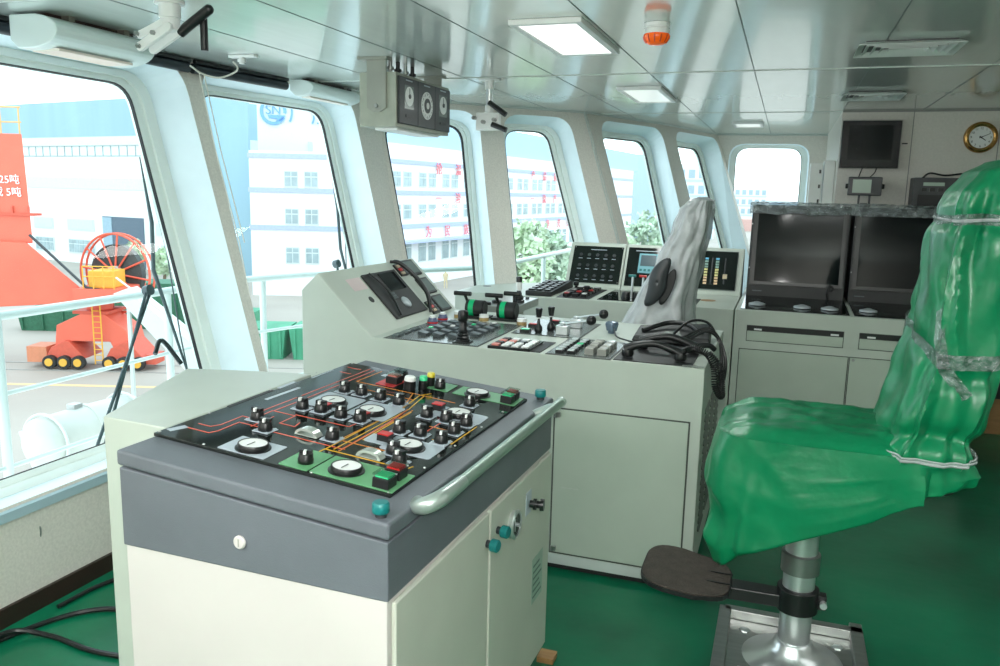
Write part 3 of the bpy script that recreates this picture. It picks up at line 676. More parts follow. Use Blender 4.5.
k = bbx(-1.50, -1.125, .035, .33, 0, .006, 'gauge_panel', BLACKG, B1)
for r in range(3):
    for c in range(5):
        b = MB(); o = bp_(-1.44+c*.063, .26-r*.085, .006); b.lathe([(0, .013), (.003, .013), (.003, .010)], o, BN, 14); g = obj('dial', b, DKGREY, k)
        bbx(-1.455+c*.063, -1.425+c*.063, .228-r*.085, .232-r*.085, .006, .0068, 'caption', PLATE, k)
bbx(-1.37, -1.25, .30, .305, .006, .0068, 'caption', PLATE, k)
for x in (-1.49, -1.135):
    for s in (.045, .32): b = MB(); b.lathe([(0, .004), (.003, .003)], bp_(x, s, .006), BN, 8); obj('screw', b, STEEL, k)
k = bbx(-1.085, -.80, .03, .335, 0, .006, 'gauge_panel', BLACKG, B2)
l = bbx(-1.0, -.86, .13, .285, .006, .016, 'display_bezel', CYANP, k, .003); bbx(-.985, -.875, .185, .27, .016, .018, 'screen', mat('grey blue lcd', (84, 102, 110), .2), l)
for q in range(4): bbx(-.985+q*.03, -.967+q*.03, .145, .160, .016, .020, 'key', TEAL, l)
bbx(-1.03, -.85, .305, .311, .006, .0068, 'caption', PLATE, k)
k = bbx(-.575, -.305, .04, .33, 0, .008, 'gauge_panel', BLACKG, B3); bbx(-.580, -.30, .035, .335, 0, .005, 'panel_edge', mat('grey edge', (120, 128, 126), .4), B3)
for cx, cols in ((-.515, 10), (-.44, 10)):
    for q in range(cols):
        hue = [(206, 176, 140), (196, 190, 130), (120, 150, 140), (90, 160, 190)][min(3, q//3)]
        bbx(cx-.012, cx+.012, .075+q*.021, .09+q*.021, .008, .0095, 'bargraph_led', mat('led %d' % min(3, q//3), hue, .3, emit=.25), k)
bbx(-.395, -.365, .12, .155, .008, .012, 'key', mat('cream key', (196, 178, 150), .4), k)
for x in (-.475, -.385): bbx(x-.005, x+.005, .08, .28, .008, .0085, 'caption', DKGREY, k)
# things set into the desk
b = MB(); b.hexa([(-1.40, 5.17, FZ), (-1.18, 5.17, FZ), (-1.18, 5.75, FZ), (-1.43, 5.75, FZ)], [(-1.40, 5.17, FZ+.004), (-1.18, 5.17, FZ+.004), (-1.18, 5.75, FZ+.004), (-1.43, 5.75, FZ+.004)]); k = obj('button_plate', b, BLACKM, t)
for j in range(5):
    for i in range(3):
        x = -1.35+i*.06; y = 5.25+j*.1; b = MB(); b.box(x-.02, x+.02, y-.03, y+.03, FZ+.004, FZ+.025); q = obj('push_button', b, BLACK, k)
        if (i+j) % 2 == 0: b = MB(); b.box(x-.014, x+.014, y-.02, y+.02, FZ+.025, FZ+.031); obj('button_cap', b, (REDP, WHITE, mat('silver key', (190, 192, 190), .3))[(i*2+j) % 3], q)
for x, y in ((-1.38, 5.62), (-1.25, 5.40)):
    b = MB(); b.lathe([(0, .012), (.03, .010), (.034, .02), (.055, .022), (.06, .016)], (x, y, FZ+.004), n=16); obj('rotary_knob', b, BLACK, k)
b = MB(); b.hexa([(-1.13, 5.19, FZ), (-.70, 5.19, FZ), (-.70, 5.78, FZ), (-1.13, 5.78, FZ)], [(-1.13, 5.19, FZ+.004), (-.70, 5.19, FZ+.004), (-.70, 5.78, FZ+.004), (-1.13, 5.78, FZ+.004)]); k = obj('button_plate', b, BLACKG, t)
for x, y in ((-.98, 5.4), (-.90, 5.4), (-.84, 5.32)):
    b = MB(); b.lathe([(0, .03), (.03, .026), (.036, .018)], (x, y, FZ+.004), n=18); obj('rotary_knob', b, BLACK, k)
for x, m in ((-.935, TEAL), (-.865, REDP)):
    b = MB(); b.tube([(x, 5.36, FZ+.004), (x+.004, 5.36, FZ+.15)], .008); q = obj('lever', b, CHROME, k); b = MB(); b.tube([(x-.024, 5.36, FZ+.152), (x+.024, 5.36, FZ+.152)], .009, 12); obj('lever_grip', b, m, q)
b = MB(); b.hexa([(-.66, 5.17, FZ), (-.50, 5.17, FZ), (-.50, 5.55, FZ), (-.66, 5.55, FZ)], [(-.66, 5.17, FZ+.004), (-.50, 5.17, FZ+.004), (-.50, 5.55, FZ+.004), (-.66, 5.55, FZ+.004)]); k = obj('button_plate', b, BLACKM, t)
for x, y in ((-.62, 5.25), (-.56, 5.3), (-.60, 5.42), (-.54, 5.46)):
    b = MB(); b.lathe([(0, .018), (.025, .016), (.028, .022), (.04, .018)], (x, y, FZ+.004), n=16); obj('rotary_knob', b, DKGREY, k)
kb = thing('keyboard_box', 'black control box with keys lying at the left of the helm desk', 'control box', (-1.52, 5.45, FZ))
b = MB(); b.hexa([(-1.62, 5.18, FZ+.001), (-1.44, 5.18, FZ+.001), (-1.44, 5.78, FZ+.001), (-1.62, 5.72, FZ+.001)], [(-1.62, 5.18, FZ+.032), (-1.44, 5.18, FZ+.032), (-1.44, 5.76, FZ+.055), (-1.62, 5.70, FZ+.053)]); k = obj('body', b, BLACKM, kb, bevel=.004)
for j in range(6):
    for i in range(3):
        x = -1.59+i*.055; y = 5.24+j*.08; z = FZ+.032+.040*(y-5.18); b = MB(); b.box(x-.018, x+.018, y-.026, y+.026, z-.003, z+.009); obj('key', b, BLACK, k)

# ---------------------------------------------------------------- radar console with two big monitors
t = thing('radar_console', 'pale green radar console carrying two large black square monitors, drawers below', 'console', (.5, 5.6, 0))
RX0, RX1 = -.255, 1.08
b = MB(); b.box(RX0, RX1, FY, 6.5, .05, FZ); obj('body', b, PALE, t, bevel=.004)
b = MB(); b.box(RX0+.03, RX1-.03, FY+.03, 6.4, 0, .05); obj('plinth', b, BLACKM, t)
for x0, x1 in ((-.175, .372), (.462, 1.01)):
    b = MB(); b.box(x0, x1, FY-.004, FY+.01, .785, .845); d = obj('drawer', b, DOORM, t, bevel=.002)
    b = MB(); b.box(x0, x1, FY-.0015, FY+.0, .848, .878); k = obj('slot', b, BLACK, d)
    for xx in (x0+.04, x1-.07): b = MB(); b.box(xx, xx+.045, FY-.005, FY-.001, .852, .862); obj('latch', b, WHITE, k)
    b = MB(); b.box(x0-.004, x1+.004, FY-.001, FY, .781, .881); obj('drawer_gap', b, mat('shadow gap', (70, 76, 70), .6), t)
for x0, x1 in ((-.212, .408), (.42, 1.04)):
    b = MB(); b.box(x0, x1, FY-.004, FY+.01, .07, .728); d = obj('door', b, DOORM, t, bevel=.002)
    b = MB(); b.box(x0-.005, x1+.005, FY-.001, FY, .065, .733); obj('door_gap', b, mat('shadow gap', (70, 76, 70), .6), t)
    if x0 > 0: b = MB(); b.lathe([(0, .009), (.006, .009)], (x0+.018, FY-.004, .715), (0, -1, 0), 14); obj('lock', b, STEEL, d)
for i, (x0, x1) in enumerate(((-.225, .40), (.425, 1.06))):
    b = MB(); b.prism([(x0, FY+.05, FZ), (x0, FY+.05, FZ+.004), (x0, 5.80, FZ+.02), (x0, 5.80, FZ)], (x1-x0, 0, 0)); k = obj('control_panel', b, BLACKG, t)
    for x, y in (((x0+.09), 5.38), (x0+.36, 5.36), (x0+.52, 5.36)):
        b = MB(); b.lathe([(0, .052), (.008, .050), (.014, .030), (.020, .012)], (x, y, FZ+.011), n=24); obj('control_dial', b, mat('silver cap', (176, 184, 188), .3, metal=.3), k)
    m = MB(); m.hexa([(x0, 5.83, FZ+.003), (x1, 5.83, FZ+.003), (x1, 6.35, FZ+.003), (x0, 6.35, FZ+.003)], [(x0+.002, 5.90, 1.605), (x1+.004, 5.90, 1.605), (x1+.004, 6.3, 1.59), (x0+.002, 6.3, 1.59)])
    m = obj('radar_monitor', m, BLACKM, t, bevel=.006)
    fd = Vector((0, .07, .627)).normalized(); fn = Vector((0, -.627, .07)).normalized()
    def mpnt(x, s, h): return Vector((x, 5.83, FZ+.003)) + fd*s + fn*h
    def mbx(a0, a1, s0, s1, h0, h1, name, mm, pr):
        b = MB(); b.hexa([mpnt(a0, s0, h0), mpnt(a1, s0, h0), mpnt(a1, s1, h0), mpnt(a0, s1, h0)], [mpnt(a0, s0, h1), mpnt(a1, s0, h1), mpnt(a1, s1, h1), mpnt(a0, s1, h1)]); return obj(name, b, mm, pr, bevel=.002)
    z = mbx(x0+.014, x1-.012, .09, .60, -.002, .004, 'screen_surround', BLACK, m)
    mbx(x0+.045, x1-.04, .115, .575, .004, .0055, 'screen', SCREEN, z)
    mbx(x0+.04, x0+.10, .045, .052, 0, .0015, 'caption', KEYGREY, m)
    for q in (.2, .5): mbx(x0+.004, x0+.012, q, q+.01, 0, .004, 'screw', STEEL, m)
b = MB(); b.tube(catmull([(.30, 5.80, FZ+.02), (.29, 5.79, 1.04), (.30, 5.80, 1.08), (.325, 5.80, 1.07), (.315, 5.79, 1.05)], 5), .008); obj('lamp_stalk', b, BLACK, t)
def film(u, v):
    x = -.24 + u*1.32; y = 5.872 + .42*max(0, v-.35)/.65 if v > .35 else 5.865 + .03*(v/.35)
    z = 1.60 - .060*(1-v/.35) if v < .35 else 1.612
    nz = noise.noise(Vector((x*9, v*6, 0)))*.012 + noise.noise(Vector((x*33, v*14, 3)))*.006
    return (x, y-.012+nz, z+.008+nz)
b = MB(); b.grid(film, 120, 16)
WRAP = mat('crumpled clear wrap', (150, 156, 158), .15, metal=.5, var=.35, scale=22, bump=1.0, bscale=60, alpha=.75, ridge=.6, rscale=25)
tag(obj('plastic_wrap', b, WRAP), 'strip of crumpled clear plastic wrap laid over the tops of the radar monitors', 'plastic wrap')
# ---------------------------------------------------------------- pilot chair under green vinyl
def fbm(x, y, z): return noise.noise(Vector((x, y, z)))
def lerp_tab(tab, z):
    if z <= tab[0][0]: return tab[0][1:]
    for a, b in zip(tab, tab[1:]):
        if z <= b[0]:
            f = (z - a[0]) / (b[0] - a[0]); f = f*f*(3-2*f) * .5 + f * .5
            return tuple(p + (q-p)*f for p, q in zip(a[1:], b[1:]))
    return tab[-1][1:]
def sup(th, rx, ry, n=3.2):
    c, s = math.cos(th), math.sin(th)
    return (math.copysign(abs(c)**(2/n), c)*rx, math.copysign(abs(s)**(2/n), s)*ry)
ch = thing('pilot_chair', 'tall pilot chair wrapped in crinkled green vinyl on a chrome column with footrest', 'chair', (.14, 2.88, 0))
SC = Vector((.215, 2.88, 0))
def seat(u, v):
    th = 2*PI*u; cx, cy = math.cos(th), math.sin(th)
    ex, ey = sup(th, .38, .265, 4.5)
    if v < .5:
        f = v/.5; r = f**.85
        x, y = ex*r, ey*r; z = .905 + .03*(1-r**3) - .045*max(0, r-.75)**2*16*.5
        w = .012*fbm(x*7+3, y*9, 1) + .008*fbm(x*16, y*22, 5)
        z += w
        return (SC.x+x, SC.y+y, z)
    f = (v-.5)/.5
    x0 = SC.x + ex
    hem = .475 + max(0, (x0+.10))*.50 + .006*math.sin(th*5+1) - .05*math.exp(-((x0+.13)/.05)**2)*(1 if cy < 0 else 0)
    if cy > .3: hem += .10*cy
    ztop = .888; z = ztop + (hem-ztop)*f
    rg = 1 - abs(fbm(x0*4.0 + z*5, cy*2.0, z*1.5 - x0*2))*2.6
    fold = (.008*math.sin(th*7+2*fbm(cx*2, cy*2, 0)*3) + .022*max(-.5, rg)*.7 + .03*fbm(cx*2.2+5, cy*2.2, z*3)) * min(1, f*1.6)
    # diagonal drag folds running from the front corner up to the back
    dg = .010*(1-abs(math.sin((x0*1.2 + z*2.0)*8 + 3*fbm(x0*3, z*3, 9)))**.5) * min(1, f*3) * (1 if cy < 0 else .4)
    flare = .006*math.sin(min(1, f*1.2)*PI*.5) + .0*f - (.02*f if x0 > .45 else 0)
    k = 1 + (fold+dg+flare)/.3
    if x0 < .0: k -= .20*max(0, f-.35)**2*min(1, -cx*1.2) - .05*math.sin(PI*min(1, f*1.6))*max(0, -cx)
    return (SC.x + ex*k, SC.y + ey*k, z)
b = MB(); b.grid(seat, 140, 64, True); bmesh.ops.remove_doubles(b.b, verts=b.b.verts[:], dist=.0008)
sc_ = obj('seat_cover', b, GREENC, ch, solid=.002)
BT = [(.83, .45, .10, .25), (.86, .455, .125, .268), (.90, .465, .13, .275), (1.0, .49, .125, .27), (1.1, .515, .125, .265), (1.25, .545, .125, .262), (1.45, .565, .125, .262), (1.60, .585, .130, .258), (1.68, .605, .128, .25), (1.74, .62, .105, .225), (1.775, .63, .06, .16), (1.785, .635, .01, .03)]
def back(u, v, off=0.0):
    th = 2*PI*u; z = .868 + .917*(1-(1-v)**1.25); xc, rx, ry = lerp_tab(BT, z)
    ex, ey = sup(th, rx, ry, 3.0); cx, cy = math.cos(th), math.sin(th)
    pinch = .022*math.exp(-((z-1.60)/.03)**2) + .018*math.exp(-((z-1.24-.1*cy)/.035)**2) + .03*math.exp(-((z-.90+.06*cy)/.03)**2)
    env = min(1, (1.785-z)*9)
    fold = (.009*math.sin(th*9+5*fbm(cx, cy, z*1.5)*2)*max(0, -cx+.2) + .016*(1-abs(fbm(cx*2.5+z*2, cy*2.5, z*2.0))*3.2)) + .022*fbm(cx*1.6+2, cy*1.6, z*3.2) + .008*fbm(cx*4, cy*4, z*7)
    k = 1 + (fold*env - pinch + off)/.16
    return (xc + ex*k, 2.88 + ey*(1+(k-1)*.6), z)
b = MB(); b.grid(lambda u, v: back(u, v), 120, 110, True)
bc = obj('backrest_cover', b, GREENC, ch)
def band(zf, r, m, name, off=.006, w=0):
    pts = []
    for k in range(60):
        u = k/60; th = 2*PI*u; z = zf(th); v = 1-(1-min(1, (z-.868)/.917))**(1/1.25); pts.append(back(u, v, off))
    b = MB()
    if w == 0: b.tube(pts, r, 6, True)
    else:
        N = len(pts)
        for k in range(N):
            p, q = Vector(pts[k]), Vector(pts[(k+1) % N]); b.poly([p-Vector((0, 0, w)), q-Vector((0, 0, w)), q+Vector((0, 0, w)), p+Vector((0, 0, w))])
    return obj(name, b, m, bc)
band(lambda t: 1.60+.004*math.sin(3*t), .005, FILM, 'tie_band'); band(lambda t: 1.60+.004*math.sin(3*t+1), .002, FILM2, 'tape_band', .007, .016)
band(lambda t: 1.24+.05*math.sin(t+.3), .002, FILM2, 'tape_band', .006, .022); band(lambda t: .905+.022*math.sin(t), .005, FILM, 'tie_band', .012)
band(lambda t: .918+.026*math.sin(t), .003, FILM, 'tie_band', .012)
b = MB()
P = [Vector(back(.62, .44, .012)), Vector(back(.66, .36, .012)), Vector(back(.70, .27, .012)), Vector(back(.76, .20, .012))]
for p, q in zip(P, P[1:]):
    d = Vector((.012, -.006, .012)); b.poly([p-d, q-d, q+d, p+d])
obj('tape_band', b, FILM2, bc)
b = MB(); b.cyl((.14, 2.88, .05), (.14, 2.88, .80), .054, n=32); obj('column', b, CHROME, ch)
b = MB(); b.lathe([(.36, .056), (.362, .065), (.43, .065), (.434, .058)], (.14, 2.88, 0), n=32); obj('collar', b, mat('satin collar', (150, 154, 152), .3, metal=.8, var=.02), ch)
b = MB(); b.lathe([(.012, .19), (.02, .18), (.045, .10), (.075, .072), (.09, .068), (.10, .058)], (.14, 2.88, 0), n=40); obj('base_flange', b, CHROME, ch)
b = MB()
for x0, x1, y0, y1 in ((-.13, -.085, 2.62, 3.12), (.345, .39, 2.62, 3.16), (-.13, .39, 2.62, 2.665), (-.11, .39, 3.09, 3.13)): b.box(x0, x1, y0, y1, .022, .06)
obj('base_frame', b, STEEL, ch, bevel=.003)
b = MB(); b.box(-.06, .33, 2.68, 3.08, 0, .012); obj('base_plate', b, CHROME, ch)
b = MB(); b.box(-.11, .37, 2.64, 3.1, 0, .022); obj('floor_plate', b, STEEL, ch)
b = MB(); b.box(.05, .22, 2.66, 2.70, .012, .07); obj('lock_block', b, STEEL, ch, bevel=.004)
for x, y in ((-.03, 2.74), (.30, 2.74), (-.03, 3.02), (.30, 3.02)):
    b = MB(); b.lathe([(0, .02), (.014, .02), (.018, .012)], (x, y, .012), n=6); obj('bolt', b, CHROME, ch)
fr = MB(); fr.lathe([(.215, .062), (.218, .071), (.30, .071), (.303, .062)], (.14, 2.88, 0), n=32); fr.box(.19, .235, 2.86, 2.90, .235, .285); cl = obj('clamp', fr, BLACK, ch, bevel=.002)
b = MB(); b.cyl((.225, 2.84, .26), (.225, 2.92, .26), .012); obj('clamp_bolt', b, CHROME, cl)
b = MB(); b.hexa([(-.16, 2.84, .225), (.10, 2.845, .225), (.10, 2.915, .225), (-.16, 2.92, .225)], [(-.16, 2.84, .272), (.10, 2.845, .272), (.10, 2.915, .272), (-.16, 2.92, .272)]); fa = obj('footrest_arm', b, BLACK, ch, bevel=.004)
out = rrect([(-.40, 2.67), (-.085, 2.68), (-.085, 3.02), (-.40, 3.04)], .12, 7)
for i, p in enumerate(out):
    if p[0] > -.2: p[1] = 2.85 + (p[1]-2.85)*.92
b = MB(); tiltf = lambda x: .262 - (x+.085)*.10
b.hexa([(p[0], p[1], tiltf(p[0])+.008) for p in out], [(p[0], p[1], tiltf(p[0])+.022) for p in out]); ft = obj('footrest', b, BLACKM, ch)
b = MB(); b.hexa([((p[0]+.24)*.965-.24, (p[1]-2.85)*.965+2.85, tiltf(p[0])+.022) for p in out], [((p[0]+.24)*.965-.24, (p[1]-2.85)*.965+2.85, tiltf(p[0])+.028) for p in out]); obj('rubber_tread', b, RUBBER, ft)
b = MB()
for y in (2.81, 2.89): b.box(-.17, -.083, y-.002, y+.002, .295, .3)
obj('tread_slot', b, BLACK, ft)
b = MB(); b.box(.0, .30, 2.72, 3.04, .79, .83); obj('seat_pan', b, BLACKM, ch)
b = MB(); b.lathe([(0, .035), (.08, .035)], (.52, 2.68, .80), (0, 1, .0), 20); obj('recliner_hub', b, BLACK, ch)

# ---------------------------------------------------------------- second chair in white plastic film
c2 = thing('pilot_chair', 'dark pilot chair shrouded in cloudy white plastic film behind the main console', 'chair', (-.62, 4.70, 0))
BT2 = [(.78, -.66, .22, .24), (.90, -.655, .205, .235), (1.06, -.625, .165, .225), (1.29, -.555, .125, .22), (1.49, -.50, .105, .215), (1.58, -.478, .092, .21), (1.63, -.455, .065, .18), (1.65, -.448, .02, .08)]
def back2(u, v, g=1.0, w=1.0):
    th = 2*PI*u; z = .78 + .87*(1-(1-v)**1.2); xc, rx, ry = lerp_tab(BT2, z)
    ex, ey = sup(th, rx*g, ry*g, 2.8); cx, cy = math.cos(th), math.sin(th)
    k = 1 + w*(.30*fbm(cx*1.7, cy*1.7, z*3) + .12*math.sin(th*7+z*9) * (1.3-z*.6) + .16*fbm(cx*5, cy*5, z*8)) * .5
    return (xc + ex*k, 4.70 + ey*k, z)
b = MB(); b.grid(lambda u, v: back2(u, v), 90, 70, True); FILMC = mat('cloudy plastic film', (212, 216, 218), .25, var=.10, scale=11, alpha=.70, bump=.5, bscale=18, ridge=.25, rscale=9)
obj('film_cover', b, FILMC, c2)
b = MB(); b.grid(lambda u, v: back2(u, v*.985, .84, .2), 60, 40, True); obj('backrest', b, mat('grey upholstery', (132, 134, 136), .7), c2)
b = MB(); b.box(-1.06, -.50, 4.45, 4.95, .74, .86); obj('seat', b, mat('grey upholstery', (132, 134, 136), .7), c2, bevel=.05, seg=4)
b = MB(); b.cyl((-.72, 4.70, .05), (-.72, 4.70, .75), .046, n=24); obj('column', b, CHROME, c2)
b = MB(); b.lathe([(0, .22), (.02, .2), (.06, .08), (.08, .05)], (-.72, 4.70, 0), n=32); obj('base_flange', b, CHROME, c2)
def flap(u, v):
    th = 2*PI*u; r = v
    return (-.635 + .036*math.cos(th)*r + .055*math.sin(th)*r*abs(math.sin(th)*r), 4.455 - .02*(1-r*r), 1.185 + .13*math.sin(th)*r)
b = MB(); b.grid(flap, 32, 6, True); obj('armrest', b, DKGREY, c2, solid=.02)
def flap2(u, v):
    th = 2*PI*u; r = v
    return (-.582 + .030*math.cos(th)*r + .03*math.sin(th)*r, 4.46, 1.16 + .10*math.sin(th)*r)
b = MB(); b.grid(flap2, 24, 5, True); obj('armrest', b, BLACKM, c2, solid=.01)

# ---------------------------------------------------------------- ceiling and wall fittings
DIFF = mat('lit diffuser', (250, 252, 250), .5, var=0, emit=1.6)
def clight(x0, x1, y0, y1, m, label, drop=.022):
    t = thing('ceiling_light', label, 'ceiling light', ((x0+x1)/2, (y0+y1)/2, HC)); w = .03
    b = MB(); z0, z1 = HC-drop, HC-.0005
    b.box(x0, x1, y0, y0+w, z0, z1); b.box(x0, x1, y1-w, y1, z0, z1); b.box(x0, x0+w, y0+w, y1-w, z0, z1); b.box(x1-w, x1, y0+w, y1-w, z0, z1); obj('frame', b, WHITE, t, bevel=.003)
    b = MB(); b.box(x0+w, x1-w, y0+w, y1-w, z0+.006, z0+.010); obj('diffuser', b, m, t)
clight(-1.105, -.805, 3.20, 3.96, DIFF, 'bright square ceiling light panel nearest the orange beacon')
D2 = mat('half lit diffuser', (236, 242, 238), .2, var=0, emit=.6)
clight(-1.085, -.80, 5.27, 6.04, D2, 'ceiling light panel above the gap between the consoles')
clight(-.535, -.265, 7.82, 8.25, D2, 'small farthest ceiling light panel near the end window')
for x0, x1, y0, y1, lb in ((.235, .65, 3.93, 4.27, 'square louvred ceiling vent nearer the green chair'), (.28, .64, 5.70, 6.09, 'square louvred ceiling vent just in front of the wall screen')):
    t = thing('ceiling_vent', lb, 'vent', ((x0+x1)/2, (y0+y1)/2, HC))
    b = MB(); b.box(x0+.03, x1-.03, y0+.03, y1-.03, HC-.004, HC-.0005); obj('backing', b, DKGREY, t)
    for k in range(5):
        g = k*.032; w = .018 if k else .03; zt = HC-.001-.004*k
        b = MB(); X0, X1, Y0, Y1 = x0+g, x1-g, y0+g, y1-g
        if X1-X0 < .06 or Y1-Y0 < .06: break
        zb = HC-.022
        o_ = [(X0, Y0), (X1, Y0), (X1, Y1), (X0, Y1)]; i_ = [(X0+w, Y0+w), (X1-w, Y0+w), (X1-w, Y1-w), (X0+w, Y1-w)]
        for j in range(4):
            p, q, r, s = o_[j], o_[(j+1) % 4], i_[(j+1) % 4], i_[j]
            b.hexa([(*p, zb), (*q, zb), (*r, zb+.014), (*s, zb+.014)], [(*p, zb+.003), (*q, zb+.003), (*r, zb+.017), (*s, zb+.017)])
        obj('louvre' if k else 'frame', b, mat('vent enamel', (206, 214, 210), .35, var=.02), t)
t = thing('alarm_beacon', 'round orange alarm beacon with a white collar on the ceiling', 'alarm light', (-.545, 3.40, HC))
b = MB(); b.lathe([(0, .052), (-.014, .050), (-.016, .044), (-.02, .044)], (-.545, 3.40, HC-.001), n=32); obj('base', b, WHITE, t)
b = MB(); b.lathe([(-.018, .044), (-.024, .050), (-.042, .050), (-.044, .042)], (-.545, 3.40, HC), n=32); obj('collar', b, WHITE, t)
b = MB(); b.lathe([(-.042, .050), (-.048, .052), (-.058, .050), (-.070, .044), (-.080, .030), (-.083, .010)], (-.545, 3.40, HC), n=32); dm = obj('dome', b, ORANGE, t)
b = MB()
for k in range(12):
    th = 2*PI*k/12; c, s = math.cos(th), math.sin(th); b.tube([(-.545+.052*c, 3.40+.052*s, HC-.048), (-.545+.050*c, 3.40+.050*s, HC-.060), (-.545+.040*c, 3.40+.040*s, HC-.075)], .003, 5)
obj('guard_ribs', b, mat('dark orange', (196, 66, 12), .3), dm)
# hanging repeater box with three instruments
GX = -1.962
t = thing('instrument_box', 'beige metal instrument box with three dials hung from the ceiling', 'instrument box', (-2.07, 4.28, 2.0))
b = MB(); b.box(-2.175, GX, 3.93, 4.635, 1.975, 2.252); hb = obj('housing', b, GREYM, t, bevel=.004)
for y0, y1, s in ((3.918, 3.932, -1), (4.633, 4.647, 1)):
    b = MB(); b.box(-2.125, -2.015, y0, y1, 2.07, HC-.001); b.box(-2.17, -2.0, min(y0, y1)-.02, max(y0, y1)+.03, HC-.012, HC-.001); b.prism([(-2.125, y0, 2.07), (-2.09, y0, 2.05), (-2.05, y0, 2.05), (-2.015, y0, 2.07)], (0, y1-y0, 0)); k = obj('bracket', b, mat('hanger plate', (150, 152, 142), .4, var=.05), t)
    b = MB(); b.lathe([(0, .012), (.008, .010)], (-2.07, y0 if s < 0 else y1, 2.08), (0, s, 0), 8); obj('bolt', b, STEEL, k)
for i, (y0, y1) in enumerate(((3.945, 4.17), (4.175, 4.40), (4.405, 4.62))):
    b = MB(); b.box(GX, GX+.014, y0, y1, 1.995, 2.235); f = obj('instrument', b, DKGREY, t, bevel=.003); cy = (y0+y1)/2
    if i != 1:
        b = MB(); b.box(GX+.014, GX+.016, cy-.055, cy+.055, 2.075, 2.195); w = obj('window', b, mat('grey dial window', (132, 140, 138), .2), f)
        b = MB(); b.lathe([(0, .05), (.002, .05)], (GX+.016, cy, 2.14), (1, 0, 0), 28); obj('dial_face', b, WHITE, w)
        b = MB(); b.lathe([(0, .012), (.004, .012)], (GX+.018, cy, 2.14), (1, 0, 0), 14); b.box(GX+.018, GX+.0195, cy-.002, cy+.002, 2.14, 2.182); obj('needle', b, DKGREY, w)
        b = MB(); b.box(GX+.014, GX+.017, cy-.04, cy+.04, 2.03, 2.045); obj('caption_strip', b, BLACK, f)
    else:
        b = MB(); b.lathe([(0, .075), (.003, .075)], (GX+.014, cy, 2.115), (1, 0, 0), 36); obj('dial_face', b, WHITE, f)
        b = MB(); b.lathe([(0, .04), (.005, .04)], (GX+.015, cy, 2.115), (1, 0, 0), 28); obj('dial_centre', b, DKGREY, f)
        b = MB(); b.lathe([(0, .018), (.007, .018)], (GX+.015, cy, 2.115), (1, 0, 0), 20); obj('hub', b, WHITE, f)
        for k in range(24):
            th = 2*PI*k/24; b = MB(); c, s = math.cos(th), math.sin(th); b.box(GX+.017, GX+.0178, cy+c*.062-.0015, cy+c*.062+.0015, 2.115+s*.062-.006, 2.115+s*.062+.006) if k % 2 == 0 else b.box(GX+.017, GX+.0178, cy+c*.066-.001, cy+c*.066+.001, 2.115+s*.066-.002, 2.115+s*.066+.002); obj('tick', b, BLACK, f)
    b = MB(); b.box(GX+.014, GX+.0155, cy-.04, cy+.04, 2.218, 2.224); obj('caption_strip', b, PLATE, f)
for k in range(4):
    b = MB(); y = 4.0+k*.09; b.lathe([(0, .012), (.02, .012), (.02, .02), (.035, .02), (.035, .011), (.072, .011)], (-2.03, y, 2.252), n=14); obj('cable_gland', b, STEEL if k % 2 == 0 else BLACKM, t)
b = MB(); b.box(-2.12, -1.99, 4.0, 4.55, 1.962, 1.975); obj('under_lamp', b, WHITE, t)
